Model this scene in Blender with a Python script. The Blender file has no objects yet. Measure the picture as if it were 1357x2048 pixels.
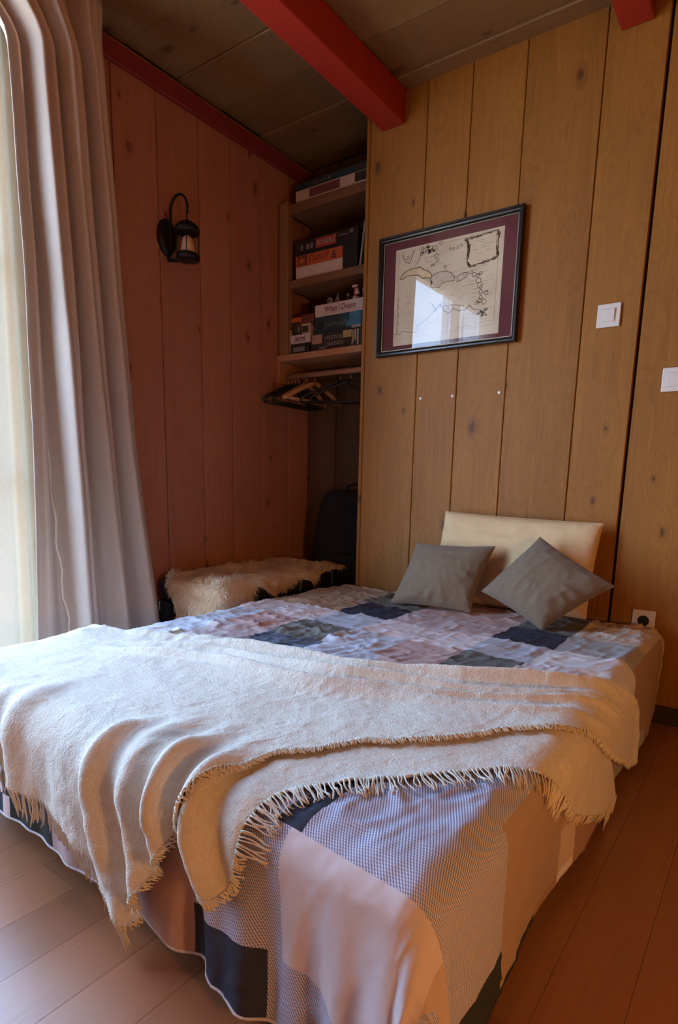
import bpy, bmesh, math, random
import numpy as np
from mathutils import Vector, Matrix

SC = bpy.context.scene
COL = SC.collection
random.seed(7)

# ------------------------------------------------------------------ camera, sky, exposure
cam_data = bpy.data.cameras.new('camera')
cam = bpy.data.objects.new('camera', cam_data)
COL.objects.link(cam)
SC.camera = cam
YAW, PITCH, ROLL = math.radians(35.252), math.radians(10.62), math.radians(-1.417)
_f0 = Vector((-math.sin(YAW), math.cos(YAW), 0)); _r0 = Vector((math.cos(YAW), math.sin(YAW), 0)); _u0 = Vector((0, 0, 1))
_fw = math.cos(PITCH) * _f0 - math.sin(PITCH) * _u0
_dn = -(math.cos(PITCH) * _u0 + math.sin(PITCH) * _f0)
_ri = math.cos(ROLL) * _r0 + math.sin(ROLL) * _dn
_do = -math.sin(ROLL) * _r0 + math.cos(ROLL) * _dn
_m = Matrix((_ri, -_do, -_fw)).transposed().to_4x4()
cam.matrix_world = _m
cam_data.sensor_fit = 'AUTO'
cam_data.sensor_width = 36.0
cam_data.lens = 1192.05 / 2048 * 36.0
cam_data.shift_x = (678.5 - 699.8) / 2048
cam_data.shift_y = (1191.06 - 1024.0) / 2048
cam_data.clip_start = 0.02

SC.view_settings.view_transform = 'Standard'
SC.view_settings.look = 'None'
SC.view_settings.gamma = 1.0
SC.view_settings.use_curve_mapping = False
SC.view_settings.exposure = 0.0

W = bpy.data.worlds.new('world')
SC.world = W
W.use_nodes = True
_nt = W.node_tree
_nt.nodes.clear()
_tc = _nt.nodes.new('ShaderNodeTexCoord')
_sep = _nt.nodes.new('ShaderNodeSeparateXYZ')
_rmp = _nt.nodes.new('ShaderNodeValToRGB')
_bg = _nt.nodes.new('ShaderNodeBackground')
_out = _nt.nodes.new('ShaderNodeOutputWorld')
_mr = _nt.nodes.new('ShaderNodeMapRange')
_mr.inputs[1].default_value = -0.25; _mr.inputs[2].default_value = 0.6
_nt.links.new(_tc.outputs['Generated'], _sep.inputs[0])
_nt.links.new(_sep.outputs[2], _mr.inputs[0])
_nt.links.new(_mr.outputs[0], _rmp.inputs[0])
_nt.links.new(_rmp.outputs[0], _bg.inputs[0])
_nt.links.new(_bg.outputs[0], _out.inputs[0])
_rmp.color_ramp.elements[0].position = 0.0; _rmp.color_ramp.elements[0].color = (0.33, 0.34, 0.33, 1)
_rmp.color_ramp.elements[1].position = 1.0; _rmp.color_ramp.elements[1].color = (0.38, 0.62, 1.0, 1)
_e = _rmp.color_ramp.elements.new(0.32); _e.color = (0.50, 0.71, 1.0, 1)
SKY_STRENGTH = 22.0
_bg.inputs[1].default_value = SKY_STRENGTH
LAMP_POWER = 34.0
LAMP_COLOR = (1.0, 0.50, 0.17)

# ------------------------------------------------------------------ room numbers (metres, camera at the origin)
XW = -2.33          # left wall
YB = 2.50           # back wall (with the framed map)
YA = 2.82           # back of the alcove
ZF = -0.885         # floor
ZC = 1.68           # ceiling
XR = 1.35           # right wall (out of frame)
YR = -1.30          # rear wall (out of frame)
ZBED = -0.514       # top of the bed
BX0, BX1, BY0, BY1 = -1.80, -0.285, 0.605, 2.45

# ------------------------------------------------------------------ helpers
def link(o, parent=None):
    COL.objects.link(o)
    if parent is not None:
        o.parent = parent
    return o

def obj(name, bm, mat, parent=None, smooth=False, loc=None):
    me = bpy.data.meshes.new(name)
    bm.to_mesh(me); bm.free()
    if smooth:
        for p in me.polygons: p.use_smooth = True
    if mat is not None: me.materials.append(mat)
    o = bpy.data.objects.new(name, me)
    if loc is not None: o.location = loc
    return link(o, parent)

def mesh_obj(name, verts, faces, mat, parent=None, smooth=True):
    me = bpy.data.meshes.new(name)
    me.from_pydata([tuple(v) for v in verts], [], faces)
    me.update()
    if smooth:
        me.polygons.foreach_set('use_smooth', [True] * len(me.polygons))
    if mat is not None: me.materials.append(mat)
    o = bpy.data.objects.new(name, me)
    return link(o, parent)

def tag(o, label=None, cat=None, group=None, kind=None):
    if label: o['label'] = label
    if cat: o['category'] = cat
    if group: o['group'] = group
    if kind: o['kind'] = kind
    return o

def thing(name, label, cat, loc=(0, 0, 0), rotz=0.0, group=None):
    o = bpy.data.objects.new(name, None)
    o.empty_display_size = 0.05
    o.location = loc; o.rotation_euler = (0, 0, rotz)
    link(o)
    return tag(o, label, cat, group)

def struct(o):
    o['kind'] = 'structure'
    return o

def bx(bm, x0, x1, y0, y1, z0, z1, bev=0.0, seg=1):
    b = bmesh.new()
    vs = [b.verts.new((x, y, z)) for x in (x0, x1) for y in (y0, y1) for z in (z0, z1)]
    for f in ((0, 1, 3, 2), (4, 6, 7, 5), (0, 4, 5, 1), (2, 3, 7, 6), (0, 2, 6, 4), (1, 5, 7, 3)):
        b.faces.new([vs[i] for i in f])
    if bev > 0:
        bmesh.ops.bevel(b, geom=b.edges[:], offset=bev, segments=seg, affect='EDGES', profile=0.5)
    bmesh.ops.recalc_face_normals(b, faces=b.faces[:])
    me = bpy.data.meshes.new('tmp'); b.to_mesh(me); b.free()
    bm.from_mesh(me); bpy.data.meshes.remove(me)
    return bm

def box(name, x0, x1, y0, y1, z0, z1, mat, parent=None, bev=0.0, seg=1):
    """box object whose origin sits at its own centre"""
    c = ((x0 + x1) / 2, (y0 + y1) / 2, (z0 + z1) / 2)
    bm = bx(bmesh.new(), x0 - c[0], x1 - c[0], y0 - c[1], y1 - c[1], z0 - c[2], z1 - c[2], bev, seg)
    return obj(name, bm, mat, parent, loc=c)

def tube(bm, pts, r, n=8, cap=True):
    pts = [Vector(p) for p in pts]
    rs = r if isinstance(r, (list, tuple)) else [r] * len(pts)
    rings = []
    t0 = (pts[1] - pts[0]).normalized()
    up = Vector((0, 0, 1)) if abs(t0.z) < 0.9 else Vector((1, 0, 0))
    a = t0.cross(up).normalized()
    for i, p in enumerate(pts):
        t = (pts[min(i + 1, len(pts) - 1)] - pts[max(i - 1, 0)]).normalized()
        a = (a - t * a.dot(t)).normalized()
        b = t.cross(a)
        rings.append([bm.verts.new(p + (a * math.cos(2 * math.pi * k / n) + b * math.sin(2 * math.pi * k / n)) * rs[i]) for k in range(n)])
    for i in range(len(rings) - 1):
        for k in range(n):
            bm.faces.new((rings[i][k], rings[i][(k + 1) % n], rings[i + 1][(k + 1) % n], rings[i + 1][k]))
    if cap:
        bm.faces.new(rings[0][::-1]); bm.faces.new(rings[-1])
    return bm

def lathe(bm, prof, n=28, c=(0, 0, 0)):
    """prof: list of (radius, z)"""
    rings = []
    for r, z in prof:
        rings.append([bm.verts.new((c[0] + r * math.cos(2 * math.pi * k / n), c[1] + r * math.sin(2 * math.pi * k / n), c[2] + z)) for k in range(n)])
    for i in range(len(rings) - 1):
        for k in range(n):
            bm.faces.new((rings[i][k], rings[i][(k + 1) % n], rings[i + 1][(k + 1) % n], rings[i + 1][k]))
    if prof[0][0] > 1e-5: bm.faces.new(rings[0][::-1])
    if prof[-1][0] > 1e-5: bm.faces.new(rings[-1])
    return bm

def grid_faces(nu, nv):
    i = np.arange(nu - 1)[:, None] * nv + np.arange(nv - 1)[None, :]
    f = np.stack([i, i + nv, i + nv + 1, i + 1], -1).reshape(-1, 4)
    return f

def grid_obj(name, P, mat, parent=None, uv=None, flip=False):
    nu, nv = P.shape[:2]
    f = grid_faces(nu, nv)
    if flip: f = f[:, ::-1]
    me = bpy.data.meshes.new(name)
    me.vertices.add(nu * nv)
    me.vertices.foreach_set('co', P.reshape(-1).astype(np.float32))
    me.loops.add(f.size); me.polygons.add(len(f))
    me.loops.foreach_set('vertex_index', f.reshape(-1).astype(np.int32))
    me.polygons.foreach_set('loop_start', np.arange(0, f.size, 4, dtype=np.int32))
    me.polygons.foreach_set('use_smooth', np.ones(len(f), dtype=bool))
    me.update(calc_edges=True)
    if uv is not None:
        l = me.uv_layers.new(name='UVMap')
        l.data.foreach_set('uv', uv.reshape(-1, 2)[f.reshape(-1)].reshape(-1).astype(np.float32))
    me.materials.append(mat)
    me.validate()
    o = bpy.data.objects.new(name, me)
    return link(o, parent)

_rng = np.random.RandomState(3)
_NT = _rng.rand(8, 256, 256)
def vn(x, y, s=0):
    """smooth value noise 0..1"""
    T = _NT[s % 8]
    x = np.asarray(x, float) + 31.7 * s; y = np.asarray(y, float) + 17.3 * s
    xi = np.floor(x).astype(int); yi = np.floor(y).astype(int)
    fx = x - xi; fy = y - yi
    fx = fx * fx * fx * (fx * (6 * fx - 15) + 10); fy = fy * fy * fy * (fy * (6 * fy - 15) + 10)
    a = T[xi & 255, yi & 255]; b = T[(xi + 1) & 255, yi & 255]; c = T[xi & 255, (yi + 1) & 255]; d = T[(xi + 1) & 255, (yi + 1) & 255]
    return (a * (1 - fx) + b * fx) * (1 - fy) + (c * (1 - fx) + d * fx) * fy
def crease(x, y, s=0):
    return (1 - np.abs(2 * vn(x, y, s) - 1)) ** 5
def ridge(x, y, s=0):
    return (1 - np.abs(2 * vn(x, y, s) - 1)) ** 2
def sstep(a, b, x):
    t = np.clip((x - a) / (b - a), 0, 1)
    return t * t * (3 - 2 * t)

# ------------------------------------------------------------------ materials
def new_mat(name):
    m = bpy.data.materials.new(name); m.use_nodes = True
    nt = m.node_tree
    return m, nt, nt.nodes['Principled BSDF']

def N(nt, t, **k):
    n = nt.nodes.new(t)
    for a, v in k.items(): setattr(n, a, v)
    return n

def ramp(nt, stops, interp='LINEAR'):
    r = N(nt, 'ShaderNodeValToRGB'); e = r.color_ramp.elements
    r.color_ramp.interpolation = interp
    for i, (p, c) in enumerate(stops):
        el = e[i] if i < 2 else e.new(p)
        el.position = p; el.color = (*c[:3], c[3] if len(c) > 3 else 1)
    return r

def mathn(nt, op, a, b=None):
    n = N(nt, 'ShaderNodeMath', operation=op)
    for i, v in ((0, a), (1, b)):
        if v is None: continue
        if isinstance(v, (int, float)): n.inputs[i].default_value = v
        else: nt.links.new(v, n.inputs[i])
    return n.outputs[0]

def mixc(nt, f, a, b, blend='MIX'):
    n = N(nt, 'ShaderNodeMix', data_type='RGBA', blend_type=blend)
    for s, v in ((n.inputs[0], f), (n.inputs[6], a), (n.inputs[7], b)):
        if isinstance(v, (int, float)): s.default_value = v
        elif isinstance(v, tuple): s.default_value = (*v[:3], 1)
        else: nt.links.new(v, s)
    return n.outputs[2]

def plain(name, c, rough=0.5, metal=0.0, var=0.12, scale=30.0, bump=0.0, bscale=200.0, spec=0.5, sheen=0.0):
    m, nt, b = new_mat(name)
    tc = N(nt, 'ShaderNodeTexCoord')
    nz = N(nt, 'ShaderNodeTexNoise'); nz.inputs['Scale'].default_value = scale; nz.inputs['Detail'].default_value = 3
    nt.links.new(tc.outputs['Object'], nz.inputs['Vector'])
    lo = tuple(x * (1 - var) for x in c); hi = tuple(min(1, x * (1 + var)) for x in c)
    nt.links.new(mixc(nt, nz.outputs[0], lo, hi), b.inputs['Base Color'])
    b.inputs['Roughness'].default_value = rough; b.inputs['Metallic'].default_value = metal
    b.inputs['Specular IOR Level'].default_value = spec
    if sheen: b.inputs['Sheen Weight'].default_value = sheen
    if bump:
        n2 = N(nt, 'ShaderNodeTexNoise'); n2.inputs['Scale'].default_value = bscale; n2.inputs['Detail'].default_value = 2
        nt.links.new(tc.outputs['Object'], n2.inputs['Vector'])
        bp = N(nt, 'ShaderNodeBump'); bp.inputs['Strength'].default_value = bump; bp.inputs['Distance'].default_value = 0.004
        nt.links.new(n2.outputs[0], bp.inputs['Height']); nt.links.new(bp.outputs[0], b.inputs['Normal'])
    return m

def wood(name, light, dark, knot, axis=2, flat=1, rough=0.55, knots=True, spec=0.3, tint=0.16):
    """plank wood: grain along object axis, cathedral rings, knots, per-plank tint"""
    m, nt, b = new_mat(name)
    tc = N(nt, 'ShaderNodeTexCoord'); oi = N(nt, 'ShaderNodeObjectInfo')
    off = N(nt, 'ShaderNodeVectorMath', operation='SCALE'); off.inputs[3].default_value = 1.0
    comb = N(nt, 'ShaderNodeCombineXYZ')
    for i, k in enumerate((37.0, 53.0, 71.0)):
        nt.links.new(mathn(nt, 'MULTIPLY', oi.outputs['Random'], k), comb.inputs[i])
    add = N(nt, 'ShaderNodeVectorMath', operation='ADD')
    nt.links.new(tc.outputs['Object'], add.inputs[0]); nt.links.new(comb.outputs[0], add.inputs[1])
    def mapped(across, along, flatten=False):
        mp = N(nt, 'ShaderNodeMapping')
        s = [across] * 3; s[axis] = along
        if flatten: s[flat] = 0.0
        mp.inputs['Scale'].default_value = s
        nt.links.new(add.outputs[0], mp.inputs[0])
        return mp.outputs[0]
    # knots first, they bend the grain
    vo = N(nt, 'ShaderNodeTexVoronoi'); vo.voronoi_dimensions = '2D'; vo.inputs['Scale'].default_value = 1.0; vo.inputs['Randomness'].default_value = 1.0
    sv = N(nt, 'ShaderNodeSeparateXYZ'); nt.links.new(mapped(6.0, 3.4), sv.inputs[0])
    cv = N(nt, 'ShaderNodeCombineXYZ'); nt.links.new(sv.outputs[3 - axis - flat], cv.inputs[0]); nt.links.new(sv.outputs[axis], cv.inputs[1])
    nt.links.new(cv.outputs[0], vo.inputs['Vector'])
    kd = vo.outputs['Distance']
    wob = N(nt, 'ShaderNodeTexNoise'); wob.inputs['Scale'].default_value = 1.0; wob.inputs['Detail'].default_value = 2
    nt.links.new(mapped(9.0, 0.42, True), wob.inputs['Vector'])
    # ring field
    sx = N(nt, 'ShaderNodeSeparateXYZ'); nt.links.new(mapped(1, 1), sx.inputs[0])
    fld = mathn(nt, 'MULTIPLY', wob.outputs[0], 9.0)
    if knots:
        bend = N(nt, 'ShaderNodeMapRange'); bend.inputs[1].default_value = 0.0; bend.inputs[2].default_value = 0.42
        bend.inputs[3].default_value = 2.2; bend.inputs[4].default_value = 0.0
        nt.links.new(kd, bend.inputs[0])
        fld = mathn(nt, 'ADD', fld, bend.outputs[0])
    ring = mathn(nt, 'FRACT', fld)
    rr = ramp(nt, [(0.0, (0.1, 0.1, 0.1)), (0.72, (0.8, 0.8, 0.8)), (0.93, (1, 1, 1)), (1.0, (0.1, 0.1, 0.1))])
    nt.links.new(ring, rr.inputs[0])
    fine = N(nt, 'ShaderNodeTexNoise'); fine.inputs['Scale'].default_value = 1.0; fine.inputs['Detail'].default_value = 4
    nt.links.new(mapped(130.0, 3.0), fine.inputs['Vector'])
    big = N(nt, 'ShaderNodeTexNoise'); big.inputs['Scale'].default_value = 1.0; big.inputs['Detail'].default_value = 2
    nt.links.new(mapped(5.0, 1.6), big.inputs['Vector'])
    g = mathn(nt, 'ADD', mathn(nt, 'MULTIPLY', rr.outputs[0], 0.17), mathn(nt, 'MULTIPLY', fine.outputs[0], 0.40))
    g = mathn(nt, 'ADD', g, mathn(nt, 'MULTIPLY', big.outputs[0], 0.55))
    gr = N(nt, 'ShaderNodeMapRange'); gr.inputs[1].default_value = 0.30; gr.inputs[2].default_value = 0.80
    nt.links.new(g, gr.inputs[0])
    colr = mixc(nt, gr.outputs[0], dark, light)
    # tint per plank
    tv = mathn(nt, 'ADD', mathn(nt, 'MULTIPLY', oi.outputs['Random'], tint), 1.0 - tint / 2)
    tn = N(nt, 'ShaderNodeVectorMath', operation='SCALE'); nt.links.new(colr, tn.inputs[0]); nt.links.new(tv, tn.inputs[3])
    c = tn.outputs[0]
    if knots:
        kn = N(nt, 'ShaderNodeTexNoise'); kn.inputs['Scale'].default_value = 1.0; kn.inputs['Detail'].default_value = 3
        nt.links.new(mapped(60.0, 40.0), kn.inputs['Vector'])
        # only some cells carry a knot
        sepc = N(nt, 'ShaderNodeSeparateColor'); nt.links.new(vo.outputs['Color'], sepc.inputs[0])
        has = mathn(nt, 'LESS_THAN', sepc.outputs[0], 0.42)
        size = mathn(nt, 'ADD', mathn(nt, 'MULTIPLY', sepc.outputs[1], 0.085), 0.040)
        dn = mathn(nt, 'ADD', mathn(nt, 'DIVIDE', kd, size), mathn(nt, 'MULTIPLY', mathn(nt, 'SUBTRACT', kn.outputs[0], 0.5), 1.5))
        kr = ramp(nt, [(0.0, (0.95, 0.95, 0.95)), (0.30, (0.80, 0.80, 0.80)), (0.44, (0.30, 0.30, 0.30)), (1.0, (0, 0, 0))])
        nt.links.new(mathn(nt, 'MULTIPLY', dn, 0.55), kr.inputs[0])
        kf = mathn(nt, 'MULTIPLY', kr.outputs[0], has)
        c = mixc(nt, kf, c, knot)
    nt.links.new(c, b.inputs['Base Color'])
    b.inputs['Roughness'].default_value = rough
    b.inputs['Specular IOR Level'].default_value = spec
    bp = N(nt, 'ShaderNodeBump'); bp.inputs['Strength'].default_value = 0.25; bp.inputs['Distance'].default_value = 0.002
    nt.links.new(fine.outputs[0], bp.inputs['Height']); nt.links.new(bp.outputs[0], b.inputs['Normal'])
    return m

def thin_glass(name, tint=(1, 1, 1), rough=0.0):
    m, nt, b = new_mat(name)
    nt.nodes.remove(b)
    out = nt.nodes['Material Output']
    tr = N(nt, 'ShaderNodeBsdfTransparent'); tr.inputs[0].default_value = (*tint, 1)
    gl = N(nt, 'ShaderNodeBsdfGlossy'); gl.inputs['Roughness'].default_value = rough
    nz = N(nt, 'ShaderNodeTexNoise'); nz.inputs['Scale'].default_value = 2.0
    fr = N(nt, 'ShaderNodeFresnel'); fr.inputs[0].default_value = 1.52
    mx = N(nt, 'ShaderNodeMixShader')
    geo = N(nt, 'ShaderNodeNewGeometry')
    nt.links.new(mathn(nt, 'MULTIPLY', fr.outputs[0], mathn(nt, 'SUBTRACT', 1.0, geo.outputs['Backfacing'])), mx.inputs[0])
    nt.links.new(tr.outputs[0], mx.inputs[1]); nt.links.new(gl.outputs[0], mx.inputs[2])
    nt.links.new(mx.outputs[0], out.inputs[0])
    return m

def cloth_glow(name, c, trl, tra):
    """woven cloth: diffuse, part translucent, part open weave"""
    m, nt, b = new_mat(name)
    out = nt.nodes['Material Output']
    tc = N(nt, 'ShaderNodeTexCoord')
    nz = N(nt, 'ShaderNodeTexNoise'); nz.inputs['Scale'].default_value = 60; nz.inputs['Detail'].default_value = 3
    nt.links.new(tc.outputs['Object'], nz.inputs['Vector'])
    col = mixc(nt, nz.outputs[0], tuple(x * .95 for x in c), tuple(min(1, x * 1.05) for x in c))
    n2 = N(nt, 'ShaderNodeTexNoise'); n2.inputs['Scale'].default_value = 600
    nt.links.new(tc.outputs['Object'], n2.inputs['Vector'])
    bp = N(nt, 'ShaderNodeBump'); bp.inputs['Strength'].default_value = 0.3; bp.inputs['Distance'].default_value = 0.003
    nt.links.new(n2.outputs[0], bp.inputs['Height'])
    nt.links.new(bp.outputs[0], b.inputs['Normal']); nt.links.new(col, b.inputs['Base Color'])
    b.inputs['Roughness'].default_value = 0.95; b.inputs['Specular IOR Level'].default_value = 0.1
    tl = N(nt, 'ShaderNodeBsdfTranslucent'); nt.links.new(col, tl.inputs[0])
    m1 = N(nt, 'ShaderNodeMixShader'); m1.inputs[0].default_value = trl
    nt.links.new(b.outputs[0], m1.inputs[1]); nt.links.new(tl.outputs[0], m1.inputs[2])
    last = m1
    if tra:
        tr = N(nt, 'ShaderNodeBsdfTransparent')
        m2 = N(nt, 'ShaderNodeMixShader'); m2.inputs[0].default_value = tra
        nt.links.new(m1.outputs[0], m2.inputs[1]); nt.links.new(tr.outputs[0], m2.inputs[2]); last = m2
    nt.links.new(last.outputs[0], out.inputs[0])
    return m

M = {}
M['wood_back'] = wood('golden_pine', (0.385, 0.155, 0.023), (0.25, 0.092, 0.012), (0.10, 0.036, 0.009))
M['wood_left'] = wood('pink_lit_pine', (0.47, 0.215, 0.140), (0.35, 0.145, 0.090), (0.16, 0.055, 0.034), flat=0)  # same pine, with this wall's pinkish light put into the colour
M['wood_ceiling'] = wood('ceiling_pine', (0.27, 0.150, 0.060), (0.19, 0.100, 0.038), (0.10, 0.045, 0.02), axis=0, flat=2)
M['wood_alcove_shade'] = wood('shaded_alcove_pine', (0.14, 0.070, 0.036), (0.095, 0.045, 0.022), (0.03, 0.012, 0.006))  # alcove planks: shade of the recess put into the wood colour
M['wood_shelf_shade'] = wood('shaded_shelf_pine', (0.27, 0.135, 0.07), (0.19, 0.09, 0.045), (0.14, 0.06, 0.03), axis=0, knots=False)  # upper shelves: darkened colour carries the alcove's shade
M['wood_shelf_lit'] = wood('lit_shelf_pine', (0.56, 0.29, 0.16), (0.44, 0.21, 0.11), (0.14, 0.06, 0.03), axis=0, knots=False)  # same shelf wood, lightened in colour where light reaches bottom board, bracket and rod
M['wood_post'] = wood('post_pine', (0.36, 0.19, 0.095), (0.27, 0.135, 0.065), (0.12, 0.05, 0.03), axis=2, knots=False)
M['laminate'] = wood('beech_laminate', (0.36, 0.145, 0.062), (0.29, 0.112, 0.047), (0.2, 0.08, 0.03), axis=1, flat=2, rough=0.36, knots=False, spec=0.7, tint=0.24)
M['hanger_wood'] = wood('hanger_beech', (0.55, 0.32, 0.17), (0.42, 0.23, 0.11), (0.2, 0.1, 0.05), axis=0, knots=False)
M['backing'] = plain('dark_backing', (0.045, 0.022, 0.01), 0.9)
M['beam_red'] = plain('red_beam_paint', (0.38, 0.026, 0.014), 0.5, var=0.18, scale=6, bump=0.25, bscale=60)
M['trim_red'] = plain('dark_red_paint', (0.24, 0.030, 0.030), 0.6, var=0.2, scale=8)
M['plaster'] = plain('cream_plaster', (0.86, 0.80, 0.68), 0.9, var=0.04, scale=5, bump=0.1)
M['white_paint'] = plain('white_window_paint', (0.75, 0.72, 0.66), 0.5, var=0.05)
M['pane'] = thin_glass('window_pane')
M['curtain'] = cloth_glow('curtain_linen', (0.66, 0.58, 0.52), 0.22, 0.0)
M['voile'] = cloth_glow('white_voile', (0.86, 0.84, 0.80), 0.42, 0.45)
M['lining'] = cloth_glow('white_lining', (0.84, 0.77, 0.62), 0.06, 0.0)
M['cord'] = plain('curtain_stitching', (0.84, 0.78, 0.68), 0.9, var=0.1)
M['iron'] = plain('black_iron', (0.012, 0.012, 0.015), 0.45, metal=0.4, var=0.3, scale=60)
M['lantern_glass'] = thin_glass('lantern_glass', (0.90, 0.86, 0.82), 0.08)
M['candle'] = plain('frosted_bulb', (0.88, 0.66, 0.50), 0.6, var=0.1)
M['frame_dark'] = plain('dark_frame_lacquer', (0.020, 0.015, 0.013), 0.28, var=0.4, scale=20)
M['frame_gold'] = plain('worn_gilt_line', (0.30, 0.24, 0.16), 0.4, metal=0.5, var=0.2)
M['mat_board'] = plain('maroon_mat', (0.120, 0.022, 0.026), 0.8, var=0.08, scale=120)
M['picture_glass'] = thin_glass('picture_glass')
M['ink'] = plain('brown_ink', (0.13, 0.075, 0.045), 0.9, var=0.3, scale=80)
M['ink_faint'] = plain('faint_ink', (0.40, 0.28, 0.18), 0.9, var=0.3, scale=80)
M['wash_ochre'] = plain('ochre_wash', (0.70, 0.53, 0.31), 0.9, var=0.2, scale=60)
M['wash_grey'] = plain('grey_brown_wash', (0.60, 0.48, 0.36), 0.9, var=0.25, scale=60)
M['plastic_white'] = plain('white_switch_plastic', (0.74, 0.68, 0.62), 0.35, var=0.03)
M['plastic_black'] = plain('black_plastic', (0.012, 0.011, 0.011), 0.4, var=0.2)
M['metal'] = plain('chrome_wire', (0.62, 0.58, 0.54), 0.25, metal=1.0, var=0.1)
M['screw'] = plain('pale_screw_head', (0.85, 0.78, 0.66), 0.4, metal=0.2, var=0.05)
M['pillow'] = plain('cream_pillowcase', (0.74, 0.52, 0.29), 0.95, var=0.06, scale=40, bump=0.3, bscale=420, spec=0.1)
M['cushion'] = plain('olive_grey_cover', (0.205, 0.148, 0.098), 0.9, var=0.12, scale=90, bump=0.35, bscale=500, spec=0.15, sheen=0.2)
M['trunk'] = plain('black_trunk_leather', (0.012, 0.011, 0.012), 0.45, var=0.3, scale=50, bump=0.3, bscale=150)
M['trunk_metal'] = plain('dull_steel_fitting', (0.30, 0.28, 0.26), 0.4, metal=0.9, var=0.2)
M['fleece_skin'] = plain('sheepskin_hide', (0.80, 0.64, 0.46), 0.95, var=0.12, scale=25)
M['mattress'] = plain('mattress_ticking', (0.55, 0.50, 0.45), 0.9)
M['bed_frame'] = plain('dark_bed_base', (0.05, 0.035, 0.03), 0.8)
M['navy'] = plain('navy_bag_cloth', (0.008, 0.009, 0.016), 0.85, var=0.25, scale=60, bump=0.3)

def wool_mat():
    m, nt, b = new_mat('sheep_wool')
    tc = N(nt, 'ShaderNodeTexCoord')
    nz = N(nt, 'ShaderNodeTexNoise'); nz.inputs['Scale'].default_value = 14; nz.inputs['Detail'].default_value = 3
    nt.links.new(tc.outputs['Object'], nz.inputs['Vector'])
    r = ramp(nt, [(0.3, (0.86, 0.70, 0.50)), (0.7, (0.96, 0.88, 0.74))])
    nt.links.new(nz.outputs[0], r.inputs[0]); nt.links.new(r.outputs[0], b.inputs['Base Color'])
    b.inputs['Roughness'].default_value = 0.8; b.inputs['Specular IOR Level'].default_value = 0.2
    tl = N(nt, 'ShaderNodeBsdfTranslucent'); nt.links.new(r.outputs[0], tl.inputs[0])
    mx = N(nt, 'ShaderNodeMixShader'); mx.inputs[0].default_value = 0.4
    nt.links.new(b.outputs[0], mx.inputs[1]); nt.links.new(tl.outputs[0], mx.inputs[2]); nt.links.new(mx.outputs[0], nt.nodes['Material Output'].inputs[0])
    return m
M['wool'] = wool_mat()

def throw_mat():
    m, nt, b = new_mat('cream_wool_throw')
    tc = N(nt, 'ShaderNodeTexCoord')
    nz = N(nt, 'ShaderNodeTexNoise'); nz.inputs['Scale'].default_value = 55; nz.inputs['Detail'].default_value = 5; nz.inputs['Roughness'].default_value = 0.65
    nt.links.new(tc.outputs['Object'], nz.inputs['Vector'])
    n2 = N(nt, 'ShaderNodeTexNoise'); n2.inputs['Scale'].default_value = 240; n2.inputs['Detail'].default_value = 3
    nt.links.new(tc.outputs['Object'], n2.inputs['Vector'])
    r = ramp(nt, [(0.25, (0.68, 0.61, 0.52)), (0.75, (0.80, 0.745, 0.66))])
    nt.links.new(nz.outputs[0], r.inputs[0]); nt.links.new(r.outputs[0], b.inputs['Base Color'])
    b.inputs['Roughness'].default_value = 0.95; b.inputs['Specular IOR Level'].default_value = 0.1
    b.inputs['Sheen Weight'].default_value = 0.25
    h = mathn(nt, 'ADD', mathn(nt, 'MULTIPLY', nz.outputs[0], 1.0), mathn(nt, 'MULTIPLY', n2.outputs[0], 0.5))
    bp = N(nt, 'ShaderNodeBump'); bp.inputs['Strength'].default_value = 0.6; bp.inputs['Distance'].default_value = 0.007
    nt.links.new(h, bp.inputs['Height']); nt.links.new(bp.outputs[0], b.inputs['Normal'])
    return m
M['throw'] = throw_mat()
M['fringe'] = plain('cream_wool_yarn', (0.74, 0.66, 0.55), 0.95, var=0.15, scale=60, spec=0.1)

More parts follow.
